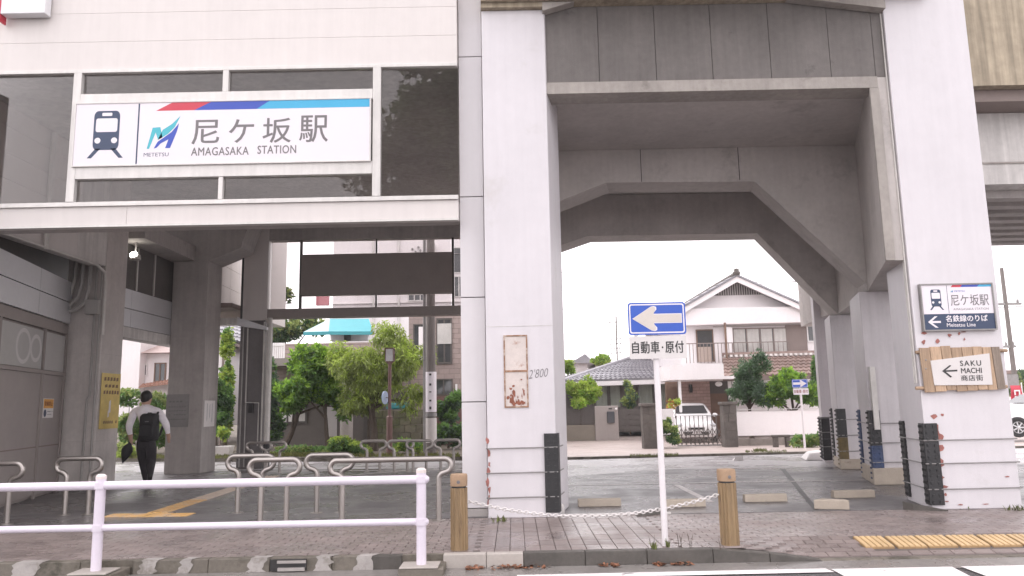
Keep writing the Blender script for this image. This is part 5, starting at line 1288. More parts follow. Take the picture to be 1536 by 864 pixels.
q = MB(); a, c = at(1030,488,YH-.5), at(1240,479,YH-.5); zt = at(1120,461,YH-.5).z; q.hexa([(x0,YH-.5,a.z),(x1,YH-.5,c.z-.1),(x1,YH-.02,c.z-.1),(x0,YH-.02,a.z),(x0,YH-.5,zt),(x1,YH-.5,zt),(x1,YH-.02,zt),(x0,YH-.02,zt)]); q.build('eaves_band', HOUSEW, h1, bevel=.02)
rbox('verge_bracket', HOUSEW, h1, 1203, 457, 1208, 464, YH-.75, .2)
q = MB(); q.tube([tuple(at(1228,470,YH-.8)), tuple(at(1231,480,YH-.8)), tuple(at(1231,560,YH-.8))], .05, 8); q.build('gutter_pipe', WHITEM, h1)
win(h1, 1046, 494, 1069, 543, YH-.01, WOODD, 1); rbox('door_panel', mat('pale_door_panel',(.40,.32,.275),.6,.06), h1, 1048, 520, 1067, 543, YH-.075, .03)
rbox('shutter_box', HOUSEW, h1, 1091, 490, 1099, 545, YH-.35, .33, bevel=.08)
win(h1, 1100, 491, 1180, 530, YH-.01, DARKM if False else BROWN, 4, GLASS_H, .05, [(.02,.23),(.25,.48),(.52,.72),(.74,.98)])
rbox('rain_shutter', BROWN, h1, 1181, 487, 1209, 529, YH-.06, .05); win(h1, 1211, 488, 1231, 513, YH-.01, WHITEM, 2)
rbox('upper_recess', HOUSEG, h1, 1070, 482, 1210, 491, YH-.03, .02)
YP = 30.6
q = MB(); a = rect(1005,545.5,1085,570,YP); q.box(a[0],a[1],YP,YP+.12,a[2],a[3]); q.box(a[0],a[0]+.12,YP+.121,YH-.5,a[2],a[3]); q.box(a[0]+.121,a[1]+1.2,YP+.121,YH-.45,a[2],a[2]+.12); q.build('carport_parapet', HOUSEW, h1)
q = MB(); r_ = rect(1030,515,1098,545,YH-.9)
for k in range(14): xx = r_[0]+(r_[1]-r_[0])*k/13; q.box(xx-.012,xx+.012,YH-.92,YH-.9,r_[2],r_[3])
q.box(r_[0],r_[1],YH-.93,YH-.89,r_[3],r_[3]+.04); q.build('balcony_rail', BROWN, h1)
q = MB(); r_ = rect(1100,513,1182,528,YH-.35)
for k in range(12): xx = r_[0]+(r_[1]-r_[0])*k/11; q.box(xx-.01,xx+.01,YH-.36,YH-.34,r_[2],r_[3])
q.box(r_[0],r_[1],YH-.37,YH-.33,r_[3],r_[3]+.035); q.build('window_rail', BROWN, h1)
q = MB(); c = at(1089,514,YH-.9); q.tube([(c.x,YH-.9,at(1089,545,YH-.9).z),(c.x,YH-.9,at(1089,484,YH-.9).z)], .05, 8); q.build('balcony_post', WOODD, h1)
e0, e1, r0_, r1_ = at(1084,566,31.2), at(1240,562,31.2), at(1084,537,33.3), at(1240,533,33.3)
tiled_slope('lower_roof_tiles', TILEB, h1, e0, e1, r0_, r1_, 6, 20, .06)
q = MB(); n = 21
for k in range(n):
    p = r0_.lerp(r1_, (k+.5)/n)+Vector((0,-.1,.05)); q.box(p.x-.06,p.x+.06,p.y-.12,p.y+.1,p.z-.03,p.z+.07)
o = q.build('mortar_ends', TILEW, h1); o['kind'] = 'stuff'
q = MB(); p0, p1 = r0_+Vector((0,.05,.14)), r1_+Vector((0,.05,.14)); q.tube([p0,p1], .09, 8); q.build('roof_ridge', TILEB, h1)
q = MB(); q.hexa([tuple(e0+Vector((0,.02,-.16))),tuple(e1+Vector((0,.02,-.16))),tuple(r1_+Vector((0,.02,-.2))),tuple(r0_+Vector((0,.02,-.2))),tuple(e0),tuple(e1),tuple(r1_),tuple(r0_)]); q.build('roof_deck', BROWN, h1)
rb = rbox('brick_wall', JOINT, h1, 1022, 571, 1064, 655, 33.6, .3)
q = MB(); a = rect(1022,571,1064,655,33.6); bh, bw = .14, .30; k = 0; zz = a[2]
while zz < a[3]:
    xx = a[0]-(bw/2 if k % 2 else 0)
    while xx < a[1]:
        u0, u1 = max(a[0], xx)+.006, min(a[1], xx+bw)-.006
        if u1-u0 > .03: q.box(u0, u1, 33.575, 33.599, zz+.006, min(a[3], zz+bh)-.006)
        xx += bw
    zz += bh; k += 1
o = q.build('brick', BRICK, rb); o['kind'] = 'stuff'
rbox('entrance_recess', DARKM, h1, 1064, 571, 1098, 655, 33.7, .2); rbox('entrance_door', WOODD, h1, 1064, 590, 1090, 655, 33.69, .04, .03)
q = MB(); c = at(1020.5,600,YP+.2); q.tube([(c.x,YP+.2,.05),(c.x,YP+.2,rect(1005,545.5,1085,570,YP)[2])], .06, 10); q.build('carport_post', WHITEM, h1)
q = MB(); c = at(1078,576,31.4); q.ball(tuple(c), .15, .15, .10); q.build('porch_lamp', mat('lamp_globe',(.82,.80,.80),.3,.02), h1)
q = MB(); c = at(1036,582,33.5); q.box(c.x-.06,c.x+.06,33.42,33.57,c.z-.2,c.z+.15); q.build('wall_lamp', BLACKP, h1)
rbox('timber_wall', WOODD, h1, 1003, 571, 1021, 655, 34.2, .3); rbox('side_pillar', HOUSEW, h1, 1094, 571, 1097, 600, 31.3, .1)
# bungalow with the grey hip roof
YB2 = 36.6
h2 = thing('bungalow', 'low dark walled bungalow under a grey tiled hip roof behind the slatted fence', 'house', (at(930,640,YB2).x, YB2, .05))
rbox('wall', HOUSED, h2, 826, 568, 1012, 650, YB2, 8)
e0, e1, r0_, r1_ = at(845,573,YB2-.9), at(1040,567,YB2-.9), at(946,540,42), at(1050,538,42)
tiled_slope('roof_tiles', TILEG, h2, e0, e1, r0_, r1_, 12, 26, .07)
e2 = at(826,575,41); tiled_slope('hip_tiles', TILEG, h2, (e0.x-1.6,46,e0.z), e0, r0_+Vector((0,1,0)), r0_, 10, 12, .06)
q = MB(); q.tube([e0+Vector((0,0,.06)), r0_+Vector((0,0,.10)), r1_+Vector((0,0,.10))], .13, 8); q.build('roof_ridge', TILEG, h2)
q = MB(); q.hexa([(e0.x,e0.y-.02,e0.z-.22),(e1.x,e1.y-.02,e1.z-.22),(e1.x,YB2,e1.z-.22),(e0.x,YB2,e0.z-.22),(e0.x,e0.y-.02,e0.z-.02),(e1.x,e1.y-.02,e1.z-.02),(e1.x,YB2,e1.z+.1),(e0.x,YB2,e0.z+.1)]); q.build('eaves', HOUSEW, h2)
for p in ((892,576,912,613),(914,574,931,613),(957,573,980,614),(984,573,999,614)): win(h2, *p, YB2-.01, DARKM, 1, CURT_G if False else GLASS_H, .06, [(.12,.9)])
rbox('garage_wall', HOUSED, h2, 826, 577, 850, 640, 35.4, 1.0); rbox('garage_roof', HOUSEW, h2, 822, 557, 846, 569, 35.0, 1.4); rbox('garage_eave', HOUSEW, h2, 822, 572, 848, 580, 35.2, 1.2)
for (A, pk, B, Y, lab) in (((855,540),(877,531),(892,541),52,'small grey roofed house far behind the bungalow left of the tiny tree'),((882,541),(900,532),(925,545),54,'farthest grey roofed house peeping over the bungalow roof')):
    a, c, d_ = at(*A,Y), at(*B,Y), at(*pk,Y); t = thing('far_house', lab, 'house', (d_.x, Y, 0))
    q = MB(); q.box(a.x+.5,c.x-.5,Y,Y+6,0,min(a.z,c.z)-.1); q.build('wall', HOUSEG, t)
    q = MB(); q.prism([(a.x,a.z-.2),(c.x,c.z-.2),(d_.x,d_.z)], Y-.3, Y+6.3); q.build('roof', TILEG, t)
# slatted fence, gate post, gate
YFn = 33.0
fe = thing('slatted_fence', 'dark horizontal slat fence on a taupe base left of the mailbox wall', 'fence', (at(860,650,YFn).x, YFn, .05))
x0, x1, z0_, z1_ = rect(828,612,893,636.5,YFn)
for k in range(8):
    q = MB(); zz = z0_+(z1_-z0_)*k/8; q.box(x0,x1,YFn,YFn+.03,zz+.012,zz+(z1_-z0_)/8-.012); q.build('slat', DARKM, fe)
for k in range(5):
    q = MB(); xx = x0+(x1-x0-.05)*k/4; q.box(xx,xx+.05,YFn+.031,YFn+.07,z0_-.02,z1_); q.build('fence_post', DARKM, fe)
rbox('base_wall', mat('olive_taupe',(.19,.165,.135),.75,.08), fe, 828, 637, 893, 662, YFn-.03, .2)
mw = thing('mailbox_wall', 'taupe gate wall with a dark mailbox between fence and gate', 'wall', (at(910,650,YFn).x, YFn, .05))
rbox('wall', TAUPE, mw, 893.5, 608.5, 927, 662, YFn-.1, .3, bevel=.02); rbox('mailbox', mat('slate_metal',(.06,.062,.07),.4), mw, 911, 617, 921.5, 634.5, YFn-.13, .04, .05, .02); rbox('slot', BLACKP, mw, 913, 612, 918, 614, YFn-.115, .02)
q = MB(); c = at(924,613.5,YFn-.15); q.ball(tuple(c), .05, .05, .05); q.build('lamp', PAPER, mw)
ga = thing('board_gate', 'dark double gate of wide horizontal boards beside the mailbox wall', 'gate', (at(946,648,YFn).x, YFn, .05))
for a, c in ((928,937),(940,963)):
    for k in range(4):
        zA, zB = 613.5+8.2*k, 613.5+8.2*(k+1)-.7; rbox('board', DARKM, ga, a, zA, c, zB, YFn, .04)
rbox('meeting_stile', DARKM, ga, 937, 612.5, 940, 648, YFn-.015, .06)
YW = 26.4
def stone_pillar(px0, px1, py0, py1, Y, label):
    t = thing('stone_pillar', label, 'gate pillar', (at((px0+px1)/2,py1,Y).x, Y, .05)); x0, x1, z0_, z1_ = rect(px0,py0,px1,py1,Y); z0_ = -.14
    n = 5; dx = (x1-x0)
    for k in range(n):
        za, zb = z0_+(z1_-z0_)*k/n, z0_+(z1_-z0_)*(k+1)/n; s = .38+.24*((k*7)%3)/2
        for a, c in ((x0, x0+dx*s),(x0+dx*s, x1)): q = MB(); j = random.uniform(-.02,.03); q.box(a+.002,c-.002,Y-j*.6,Y+dx,za+.002,zb-.002); q.build('stone', STONE, t)
    q = MB(); q.box(x0-.05,x1+.05,Y-.06,Y+dx+.05,z1_,z1_+.1); q.build('cap', STONE, t, bevel=.02); return t
stone_pillar(1088, 1104, 607, 668, YW, 'dark stone gate pillar at the left end of the white wall'); stone_pillar(966, 984, 609, 668, YW, 'dark stone gate pillar left of the one way sign pole')
rbox('pale_gate_leaf', HOUSEW, None, 988, 613, 1010, 652, 27.6, .08); tag(bpy.data.objects['pale_gate_leaf'], 'pale gate panel folded against the shrub behind the sign pole', 'gate panel')
wl = thing('garden_wall', 'white rendered garden wall on a stone base below the round tree', 'wall', (at(1170,660,27.2).x, 27.2, .05))
rbox('wall', HOUSEW, wl, 1104.5, 614, 1290, 654, 27.2, .16); rbox('coping', CONC_L, wl, 1103, 611.5, 1290, 614.5, 27.15, .26)
x0, x1, z0_, z1_ = rect(1104,655,1290,667,27.12); n = 9
for k in range(n): q = MB(); q.box(x0+(x1-x0)*k/n+.004, x0+(x1-x0)*(k+1)/n-.004, 27.1, 27.36, -.14, z1_-.002); q.build('base_stone', mat('grey_base_stone',(.22,.195,.175),.8,.2,3,.3,40) if k == 0 else bpy.data.materials['grey_base_stone'], wl)
c = at(1182,662,25.4); q = MB(); q.box(c.x-.5,c.x+.1,25.4,25.6,.22,.30); q.box(c.x-.45,c.x-.3,25.4,25.6,-.12,.218); q.box(c.x-.05,c.x+.08,25.4,25.6,-.12,.218); tag(q.build('stone_bench', STONE, bevel=.02), 'small dark stone bench at the foot of the white wall', 'bench')
# accordion gate
ac = thing('accordion_gate', 'folding metal accordion gate across the carport in front of the white car', 'gate', (at(1050,660,27.6).x, 27.6, .05))
YA = 27.6; x0, x1, z0_, z1_ = rect(1016,623,1087,659,YA); z0_ = -.08; n = 11
q = MB()
for k in range(n+1): xx = x0+(x1-x0)*k/n; q.tube([(xx,YA,z0_),(xx,YA,z1_)], .016, 6)
GATEM = mat('dull_gate_metal', (.17,.15,.14), .45, .1, 4, metal=.4)
o = q.build('upright', GATEM, ac)
q = MB()
for k in range(n):
    a, c = x0+(x1-x0)*k/n, x0+(x1-x0)*(k+1)/n
    for za, zb in ((z0_+.02,z0_+.30),(z0_+.30,z0_+.58)): q.tube([(a,YA-.02,za),(c,YA-.02,zb)], .013, 5); q.tube([(a,YA+.02,zb),(c,YA+.02,za)], .013, 5)
for k in range(n): a = x0+(x1-x0)*(k+.5)/n; q.ball((a,YA-.03,z0_+.44),.03,.02,.03,0,6,4)
q.build('lattice', GATEM, ac)
q = MB(); q.box(x0,x1,YA-.03,YA+.03,z0_-.04,z0_); q.box(x0,x1,YA-.02,YA+.02,z1_,z1_+.02); q.build('track', GALV, ac)

# ================================================================== CARS (front towards -y, origin on the ground under the front axle)
def car(label, loc, rz):
    t = thing('parked_car', label, 'car', (0,0,0), 'parked white cars'); q = MB()
    def ring(y, w, z0, z1, z2, tp):
        return [(-w*.86,y,z0),(-w,y,z0+.10),(-w,y,z1),(-w*.97,y,z1+.10),(-w*tp,y,z2),(-w*.4,y,z2+.03),(w*.4,y,z2+.03),(w*tp,y,z2),(w*.97,y,z1+.10),(w,y,z1),(w,y,z0+.10),(w*.86,y,z0)]
    S = [(-.78,.58,.26,.42,.60,.80),(-.72,.70,.22,.46,.70,.82),(-.5,.78,.20,.52,.80,.84),(0,.83,.20,.58,.89,.84),(.45,.84,.20,.62,.98,.86),(1.4,.845,.20,.66,1.02,.88),(2.4,.84,.20,.68,1.04,.88),(2.9,.82,.22,.70,1.06,.86),(3.08,.72,.28,.66,1.0,.84)]
    q.loft([ring(*s) for s in S]); q.build('body', CARW, t, sharp=50)
    q = MB()
    def cab(z, yf, yb, w, r=.10): return [(-w,yf+r,z),(-w+r,yf,z),(w-r,yf,z),(w,yf+r,z),(w,yb-r,z),(w-r,yb,z),(-w+r,yb,z),(-w,yb-r,z)]
    C = [(.97,.30,3.0,.76),(1.12,.55,2.96,.74),(1.40,1.02,2.75,.63),(1.47,1.18,2.6,.56),(1.50,1.40,2.3,.42)]
    q.loft([cab(*c) for c in C]); q.build('cabin', CARW, t, sharp=40)
    q = MB(); q.quad((-.62,.495,1.10),(.62,.495,1.10),(.54,.985,1.385),(-.54,.985,1.385)); q.v = [(x,y-.035,z+.01) for x,y,z in q.v]; q.build('windscreen', CARG, t, recalc=False)
    for s in (-1, 1):
        for ya, yb, yc, yd in ((.75,1.65,1.62,1.10),(1.72,2.55,2.45,1.69)):
            q = MB(); q.quad((s*.752,ya,1.06),(s*.752,yb,1.06),(s*.655,yc,1.37),(s*.655,yd,1.37)); q.v = [(x+s*.012,y,z) for x,y,z in q.v]; q.build('side_window', CARG, t, recalc=False)
        q = MB(); q.ball((s*.93,.72,1.02),.10,.06,.075); q.build('mirror', CARW, t)
        q = MB(); q.ball((s*.58,-.62,.66),.17,.14,.10); q.build('headlight', LENS, t)
        for y in (0.0, 2.4):
            q = MB(); q.lathe([(.20,-.09),(.28,-.10),(.305,-.06),(.305,.06),(.28,.10),(.20,.09)], (s*.76,y,.305), 22, 0, 'x'); w_ = q.build('wheel', TYRE, t)
            q = MB(); q.lathe([(.205,0),(.19,s*.02),(.17,s*.005)], (s*.842,y,.305), 22, 0, 'x'); q.lathe([(.05,s*.03),(.0,s*.04)], (s*.842,y,.305), 12, 0, 'x')
            for k in range(7): a = 6.2832*k/7; q.obox((s*.855,y+.10*math.cos(a),.305+.10*math.sin(a)), (.01,0,0), (0,.085*math.cos(a),.085*math.sin(a)), (0,-.02*math.sin(a),.02*math.cos(a)))
            q.build('rim', RIM, w_)
            q = MB(); q.lathe([(.34,-.02),(.34,.02)], (s*.832,y,.315), 20, 0, 'x'); q.build('wheel_arch', BLACKP, t)
    q = MB(); q.box(-.45,.45,-.80,-.74,.30,.42); q.box(-.3,.3,-.79,-.735,.50,.58); q.build('grille', BLACKP, t)
    q = MB(); q.box(-.17,.17,-.815,-.80,.33,.41); q.build('number_plate', PAPER, t)
    t.location = loc; t.rotation_euler = (0,0,rz); return t
c1_ = car('white compact car parked behind the accordion gate', (0,0,0), 0)
bb = at(1046,658,29.6); c1_.location = (bb.x+.03, 30.2, -.12); c1_.rotation_euler = (0,0,R(-6))
wp = at(1529,640,26)
dup(c1_, (wp.x-.0, 26.8, wp.z-.33), R(-94), 'white car cut by the right edge of the picture beyond the right pillar')

# ================================================================== LEFT BUILDINGS
def base_z(o): return .05
B1 = 29.6
b1 = thing('brick_building', 'low pale brown brick building with a roof terrace and teal awning', 'building', (at(500,660,B1).x, B1, .05))
x0, x1, z0_, z1_ = rect(398,512,612,668,B1)
q = MB(); q.box(x0,x1,B1,B1+8,.0,z1_-.02); q.build('wall', JOINT, b1)
q = MB(); zz = at(500,590,B1).z; k = 0; bw, bh = .42, .155
while zz < z1_:
    xx = x0-(bw/2 if k % 2 else 0)
    while xx < x1:
        a, c = max(x0,xx)+.006, min(x1,xx+bw)-.006
        if c-a > .05: q.box(a,c,B1-.03,B1-.001,zz+.006,min(zz+bh,z1_)-.006)
        xx += bw
    zz += bh; k += 1
o = q.build('brick', BRICK_B, b1); o['kind'] = 'stuff'
rbox('lower_wall', mat('shaded_lower_wall',(.13,.112,.102),.7,.1,2), b1, 398, 592, 612, 672, B1-.05, .045)  # tree shade on the lower wall is put into this dark colour
win(b1, 416, 575, 462, 636, B1-.06, DARKM, 3, GLASS_H, .07); rbox('window_notice', PAPER, b1, 422, 617, 441, 633, B1-.10, .02); rbox('inner_blind', CURT, b1, 448, 578, 459, 632, B1-.105, .02)
rbox('door_leaf', HOUSEG, b1, 490, 590, 506, 655, B1-.09, .03); rbox('dark_opening', DARKM, b1, 545, 590, 575, 668, B1-.085, .03)
q = MB(); c = at(519.5,660,28.4); q.tube([(c.x,28.4,0),(c.x,28.4,at(519,548,28.4).z)], .235, 20); q.build('round_column', mat('column_tile',(.36,.32,.30),.6,.08), b1)
a = at(519,548,28.4); q = MB(); q.box(x0+.02, x1-.02, 27.9, B1-.051, a.z, a.z+.28); q.build('porch_slab', TAUPE, b1)
q = MB(); y0, y1 = B1+1.4, B1+4; pz = [at(455,498,y0), at(560,497,y0), at(553,478,y1), at(490,478,y1)]; mid0, mid1 = at(493,497,y0), at(495,478,y1)
q.quad(mid0, pz[1], pz[2], mid1, 0); q.quad(pz[0], mid0, mid1, mid1, 1) if False else q.add([tuple(pz[0]),tuple(mid0),tuple(mid1)],[(0,1,2)],1)
for a_, c_ in ((pz[0], mid0),(mid0, pz[1])): q.quad(a_-Vector((0,0,.14)), c_-Vector((0,0,.14)), c_, a_, 0)
o = q.build('awning', [TEAL, TEALL], b1); sm_ = o.modifiers.new('thick','SOLIDIFY'); sm_.thickness = .03
rbox('terrace_wall', HOUSEW, b1, 496, 500, 553, 512, B1+3, .2); rbox('terrace_window', DARKM, b1, 516, 501, 526, 511, B1+2.95, .04)
for px in (496, 553): rbox('awning_post', WHITEM, b1, px-1, 500, px+1, 512, B1+1.5, .06)
q = MB(); r_ = rect(403,514,426,546,28.6)
for k in range(8): xx = r_[0]+(r_[1]-r_[0])*k/7; q.box(xx-.03,xx+.03,28.6,28.64,r_[2],r_[3])
for zz in (r_[2]+.1, r_[3]-.12): q.box(r_[0],r_[1],28.57,28.599,zz,zz+.08)
q.build('terrace_rail', WHITEM, b1)
B2 = 30.5
b2 = thing('tiled_apartments', 'brown tile apartment building with dark windows beside the utility pole', 'building', (at(660,660,B2).x, B2, .05))
x0, x1, z0_, z1_ = rect(613,466,760,668,B2)
q = MB(); q.box(x0,x1,B2,B2+9,0,z1_); q.build('wall', JOINT, b2)
q = MB(); zz = .3; k = 0; bw, bh = .40, .20
while zz < z1_:
    xx = x0-(bw/2 if k % 2 else 0)
    while xx < min(x1, x0+4.2):
        a, c = max(x0,xx)+.005, min(x1,xx+bw)-.005
        if c-a > .05: q.box(a,c,B2-.025,B2-.001,zz+.005,min(zz+bh,z1_)-.005)
        xx += bw
    zz += bh; k += 1
o = q.build('facade_tile', BRICK_B, b2); o['kind'] = 'stuff'
win(b2, 620, 486, 640, 546, B2-.03, DARKM, 2); rbox('window_blind', HOUSEW, b2, 628, 490, 638, 540, B2-.11, .02)
win(b2, 655, 477, 678, 546, B2-.03, DARKM, 2, GLASS_H, .07); rbox('spandrel_panel', CURT, b2, 656, 485, 677, 516, B2-.11, .02)
win(b2, 652, 568, 679, 593, B2-.03, DARKM, 2); win(b2, 620, 530, 632, 552, B2-.03, BROWN, 1); rbox('wall_vent', BROWN, b2, 610, 552, 624, 563, B2-.1, .07)
rbox('downpipe', WHITEM, b2, 683, 576, 686, 592, B2-.1, .06)
rbox('parapet', CONC_L, b2, 611, 462, 760, 467, B2-.05, .3)
B3 = 40.0
b3 = thing('pale_apartments', 'tall pale apartment building seen through the far glass screen', 'building', (at(600,600,B3).x, B3, .05))
x0, x1, z0_, z1_ = rect(497,250,720,600,B3); q = MB(); q.box(x0,x1,B3,B3+10,.05,z1_); q.build('wall', HOUSEW, b3)
win(b3, 679, 371, 694, 410, B3-.01, ALU, 1); win(b3, 681, 414, 696, 446, B3-.01, ALU, 2); win(b3, 612, 441, 640, 452, B3-.01, ALU, 3)
for px, py in ((617,372),(622,376),(626,369),(629,374)): rbox('vent_cap', GALV, b3, px, py, px+2.5, py+2.5, B3-.15, .14)
rbox('aircon_unit', ALU, b3, 642, 365, 652, 377, B3-.5, .49); rbox('floor_band', CONC_L, b3, 497, 452, 720, 456, B3-.12, .11); rbox('floor_band', CONC_L, b3, 497, 380, 720, 384, B3-.12, .11)
q = MB(); q.tube([at(560,330,B3-.1), at(560,600,B3-.1)], .06, 8); q.tube([at(598,330,B3-.1), at(598,600,B3-.1)], .06, 8); q.build('downpipe', ALU, b3)
rs = rbox('red_billboard', mat('faded_red_board',(.50,.15,.18),.5,.05), None, 474, 441, 493, 458, 38.0, .2); tag(rs, 'red billboard glimpsed under the far sign panel', 'billboard')
# small white houses on the far left
L1 = 35.0
l1 = thing('white_house', 'small white house with a tiled porch roof behind the walking person', 'house', (at(220,640,L1).x, L1, .05))
rbox('wall', HOUSEW, l1, 211, 528, 275, 640, L1, 6); rbox('wing_wall', HOUSEW, l1, 160, 500, 212, 640, L1-.6, 6)
x0, x1, z0_, z1_ = rect(211,525,275,531,L1); q = MB(); q.prismx([(L1-.6,z0_),(L1+3,z0_+1.0),(L1+6.5,z0_)], x0, x1); q.build('roof', mat('pinkish_roof',(.36,.27,.25),.6,.1), l1)
win(l1, 212.5, 546, 222, 564, L1-.01, WHITEM, 1); win(l1, 231, 544, 250, 573, L1-.01, WOODD, 2); e0, e1, r0_, r1_ = at(208,582,L1-1), at(275,574,L1-1), at(214,577,L1-.05), at(275,566,L1-.05)
tiled_slope('porch_tiles', mat('red_roof_tile',(.36,.20,.15),.6,.12,isl=.1), l1, e0, e1, r0_, r1_, 3, 12, .05)
L2 = 31.0
l2 = thing('cream_house', 'cream walled house with grey roof tiles right of the rear column', 'house', (at(320,640,L2).x, L2, .05))
rbox('wall', HOUSEW, l2, 285, 500, 334, 640, L2, 8); x0, x1, z0_, z1_ = rect(285,487,345,516,L2)
tiled_slope('roof_tiles', TILEG, l2, (x1+.25,L2-.6,z0_+.05), (x1+.25,L2+8,z0_+.05), (x0-1,L2-.6,z1_+1.4), (x0-1,L2+8,z1_+1.4), 9, 20, .06)
q = MB(); q.prism([(x1+.2,z0_-.12),(x0-1,z1_+1.2),(x0-1,z1_+1.35),(x1+.2,z0_+.03)], L2-.55, L2+8); q.build('roof_deck', BROWN, l2)
rbox('window_hood', BROWN, l2, 312, 572, 326, 578, L2-.2, .18); q = MB(); c = at(334,560,L2-.1); q.tube([(c.x,L2-.1,.05),(c.x,L2-.1,z0_)], .05, 8); q.build('downpipe', BROWN, l2)
# block wall, red wall
YBw = 26.8
bw_ = thing('block_wall', 'mossy old block wall behind the street lamp', 'wall', (at(598,660,YBw).x, YBw, .05)); x0, x1, z0_, z1_ = rect(556,614,641,668,YBw); n = 5
for k in range(n):
    za, zb = .05+(z1_-.05)*k/n, .05+(z1_-.05)*(k+1)/n; m_ = 5; o_ = .5*(k % 2)
    for j in range(-1, m_+1):
        a, c = x0+(x1-x0)*(j+o_)/m_, x0+(x1-x0)*(j+1+o_)/m_; a, c = max(a,x0), min(c,x1)
        if c-a > .05: q = MB(); q.box(a+.008,c-.008,YBw-random.uniform(0,.015),YBw+.18,za+.006,zb-.006); q.build('block', STONEM, bw_, bevel=.012)
rw = rbox('red_wall', mat('dark_red_wall',(.16,.085,.075),.7,.12), None, 648, 593, 760, 668, 27.2, .15); tag(rw, 'dark red brown boundary wall right of the utility pole', 'wall')
tp = rbox('teal_tarp', TEAL, None, 579, 604, 610, 614, 27.6, .5, bevel=.05); tag(tp, 'teal tarp showing over the mossy block wall', 'tarp')
gl = thing('garden_lamp', 'small garden post lamp with an orange globe in front of the block wall', 'lamp', (at(553,660,25.6).x,25.6,.07)); c = at(553.5,604,25.6)
q = MB(); q.ball(tuple(c), .09,.09,.11); q.build('globe', mat('orange_globe',(.85,.50,.10),.4,.03), gl); q = MB(); q.tube([(c.x,25.6,.05),(c.x,25.6,c.z-.1)], .05, 8); q.build('post', BARK, gl)
# utility pole and thin pole
YU = 22.4
up_ = thing('utility_pole', 'grey concrete utility pole with white warning guards at its foot', 'pole', (at(646,688,YU).x, YU, .05)); xu = at(646.5,560,YU).x
q = MB(); q.tube([(xu,YU,.0),(xu,YU,9.5)], [.145,.105], 16); q.build('shaft', BARK_P, up_)
for py0, py1, m_, nm in ((558,618,SIGNW,'white_guard'),(627,664,mat('pale_wrap',(.60,.565,.55),.6,.06),'lower_wrap')):
    a, c = at(646,py1,YU).z, at(646,py0,YU).z; q = MB(); q.tube([(xu,YU,a),(xu,YU,c)], .158, 16); o = q.build(nm, m_, up_)
    if nm == 'white_guard':
        q = MB()
        for py, s in ((562,.035),(577,.04),(588,.02),(601,.03),(612,.05)): zc = at(646,py,YU).z; q.box(xu-.035,xu+.025,YU-.166,YU-.15,zc-s*.8,zc+s*.8)
        q.build('guard_mark', BLACKP, o)
a = at(646,622,YU).z; q = MB(); q.tube([(xu,YU,a-.05),(xu,YU,a+.05)], .17, 14); q.build('band', GALV, up_)
q = MB(); c = at(637,560,YU+.3); q.tube([(c.x,YU+.3,.05),(c.x,YU+.3,9)], .05, 8); tag(q.build('pipe_pole', GALV), 'thin grey pipe pole just left of the utility pole', 'pole')
# street lamp
YL = 22.0
sl_ = thing('street_lamp', 'brown street lamp with a square lantern in front of the willow', 'street lamp', (at(584,685,YL).x, YL, .05)); xl = at(584.5,600,YL).x
za, zb, zc, zd = at(585,625,YL).z, at(585,546,YL).z, at(585,541,YL).z, at(585,522,YL).z
q = MB(); q.tube([(xl,YL,0),(xl,YL,za-.05),(xl,YL,za),(xl,YL,za+.03)], [.085,.085,.085,.055], 12); q.tube([(xl,YL,za+.02),(xl,YL,zb)], .048, 10); q.build('post', LAMPB, sl_)
q = MB(); q.lathe([(.04,-.02),(.11,.06),(.115,.09)], (xl,YL,zb), 4); hw = .115
q.box(xl-hw-.01,xl+hw+.01,YL-hw-.01,YL+hw+.01,zd-.03,zd)
for sx in (-1,1):
    for sy in (-1,1): q.box(xl+sx*hw-.012,xl+sx*hw+.012,YL+sy*hw-.012,YL+sy*hw+.012,zc-.02,zd-.031)
ln = q.build('lantern', LAMPB, sl_); q = MB(); q.box(xl-hw+.01,xl+hw-.01,YL-hw+.01,YL+hw-.01,zc-.02,zd-.035); q.build('lantern_pane', mat('lantern_glass',(.50,.50,.51),.12,.1,8), ln)
rd = thing('round_sign', 'small round sign seen edge on beside the street lamp', 'road sign', tuple(at(577.5,597,YL))); c = at(577.5,596.5,YL); q = MB()
ax = Vector((.95,-.31,0)); q.tube([c-ax*.012, c+ax*.012], .19, 18, 0, True, False); q.build('disc', [mat('pale_blue_disc',(.45,.55,.72),.4)], rd); q = MB(); q.tube([c+Vector((.02,.01,0)), (xl,YL,c.z)], .015, 6); q.build('bracket', GALV, rd)

# ================================================================== RIGHT FAR EDGE, POLES, WIRES
YR = 34.0
q = MB(); a, c = at(1524,612,YR), at(1506,435,YR); pp = thing('power_pole', 'power pole with crossarms far beyond the right pillar', 'pole', (a.x, YR, 0)); q.tube([(a.x+.1,YR,0),(c.x,YR,c.z+1.0)], [.12,.08], 12); q.build('shaft', BARK_P, pp)
q = MB()
for py, w in ((456,.7),(520,.45)): d_ = at(1508,py,YR); q.box(d_.x-w,d_.x+w,YR-.06,YR+.06,d_.z-.05,d_.z+.05); [q.lathe([(.05,0),(.06,.08),(.03,.16)], (d_.x+s*w*.8,YR,d_.z+.05), 8) for s in (-1,.1,1)]
q.build('crossarm', GALV, pp)
q = MB(); d_ = at(1517,572,YR-.2); q.box(d_.x-.25,d_.x+.2,YR-.4,YR-.1,d_.z-.3,d_.z+.3); q.build('pole_box', GALV, pp)
rb_ = thing('red_banner', 'red and white advertising banner beyond the right pillar', 'banner', (at(1524,600,28).x, 28, 0)); a, c = at(1518.5,606,28), at(1531,578,28)
q = MB(); n = 6
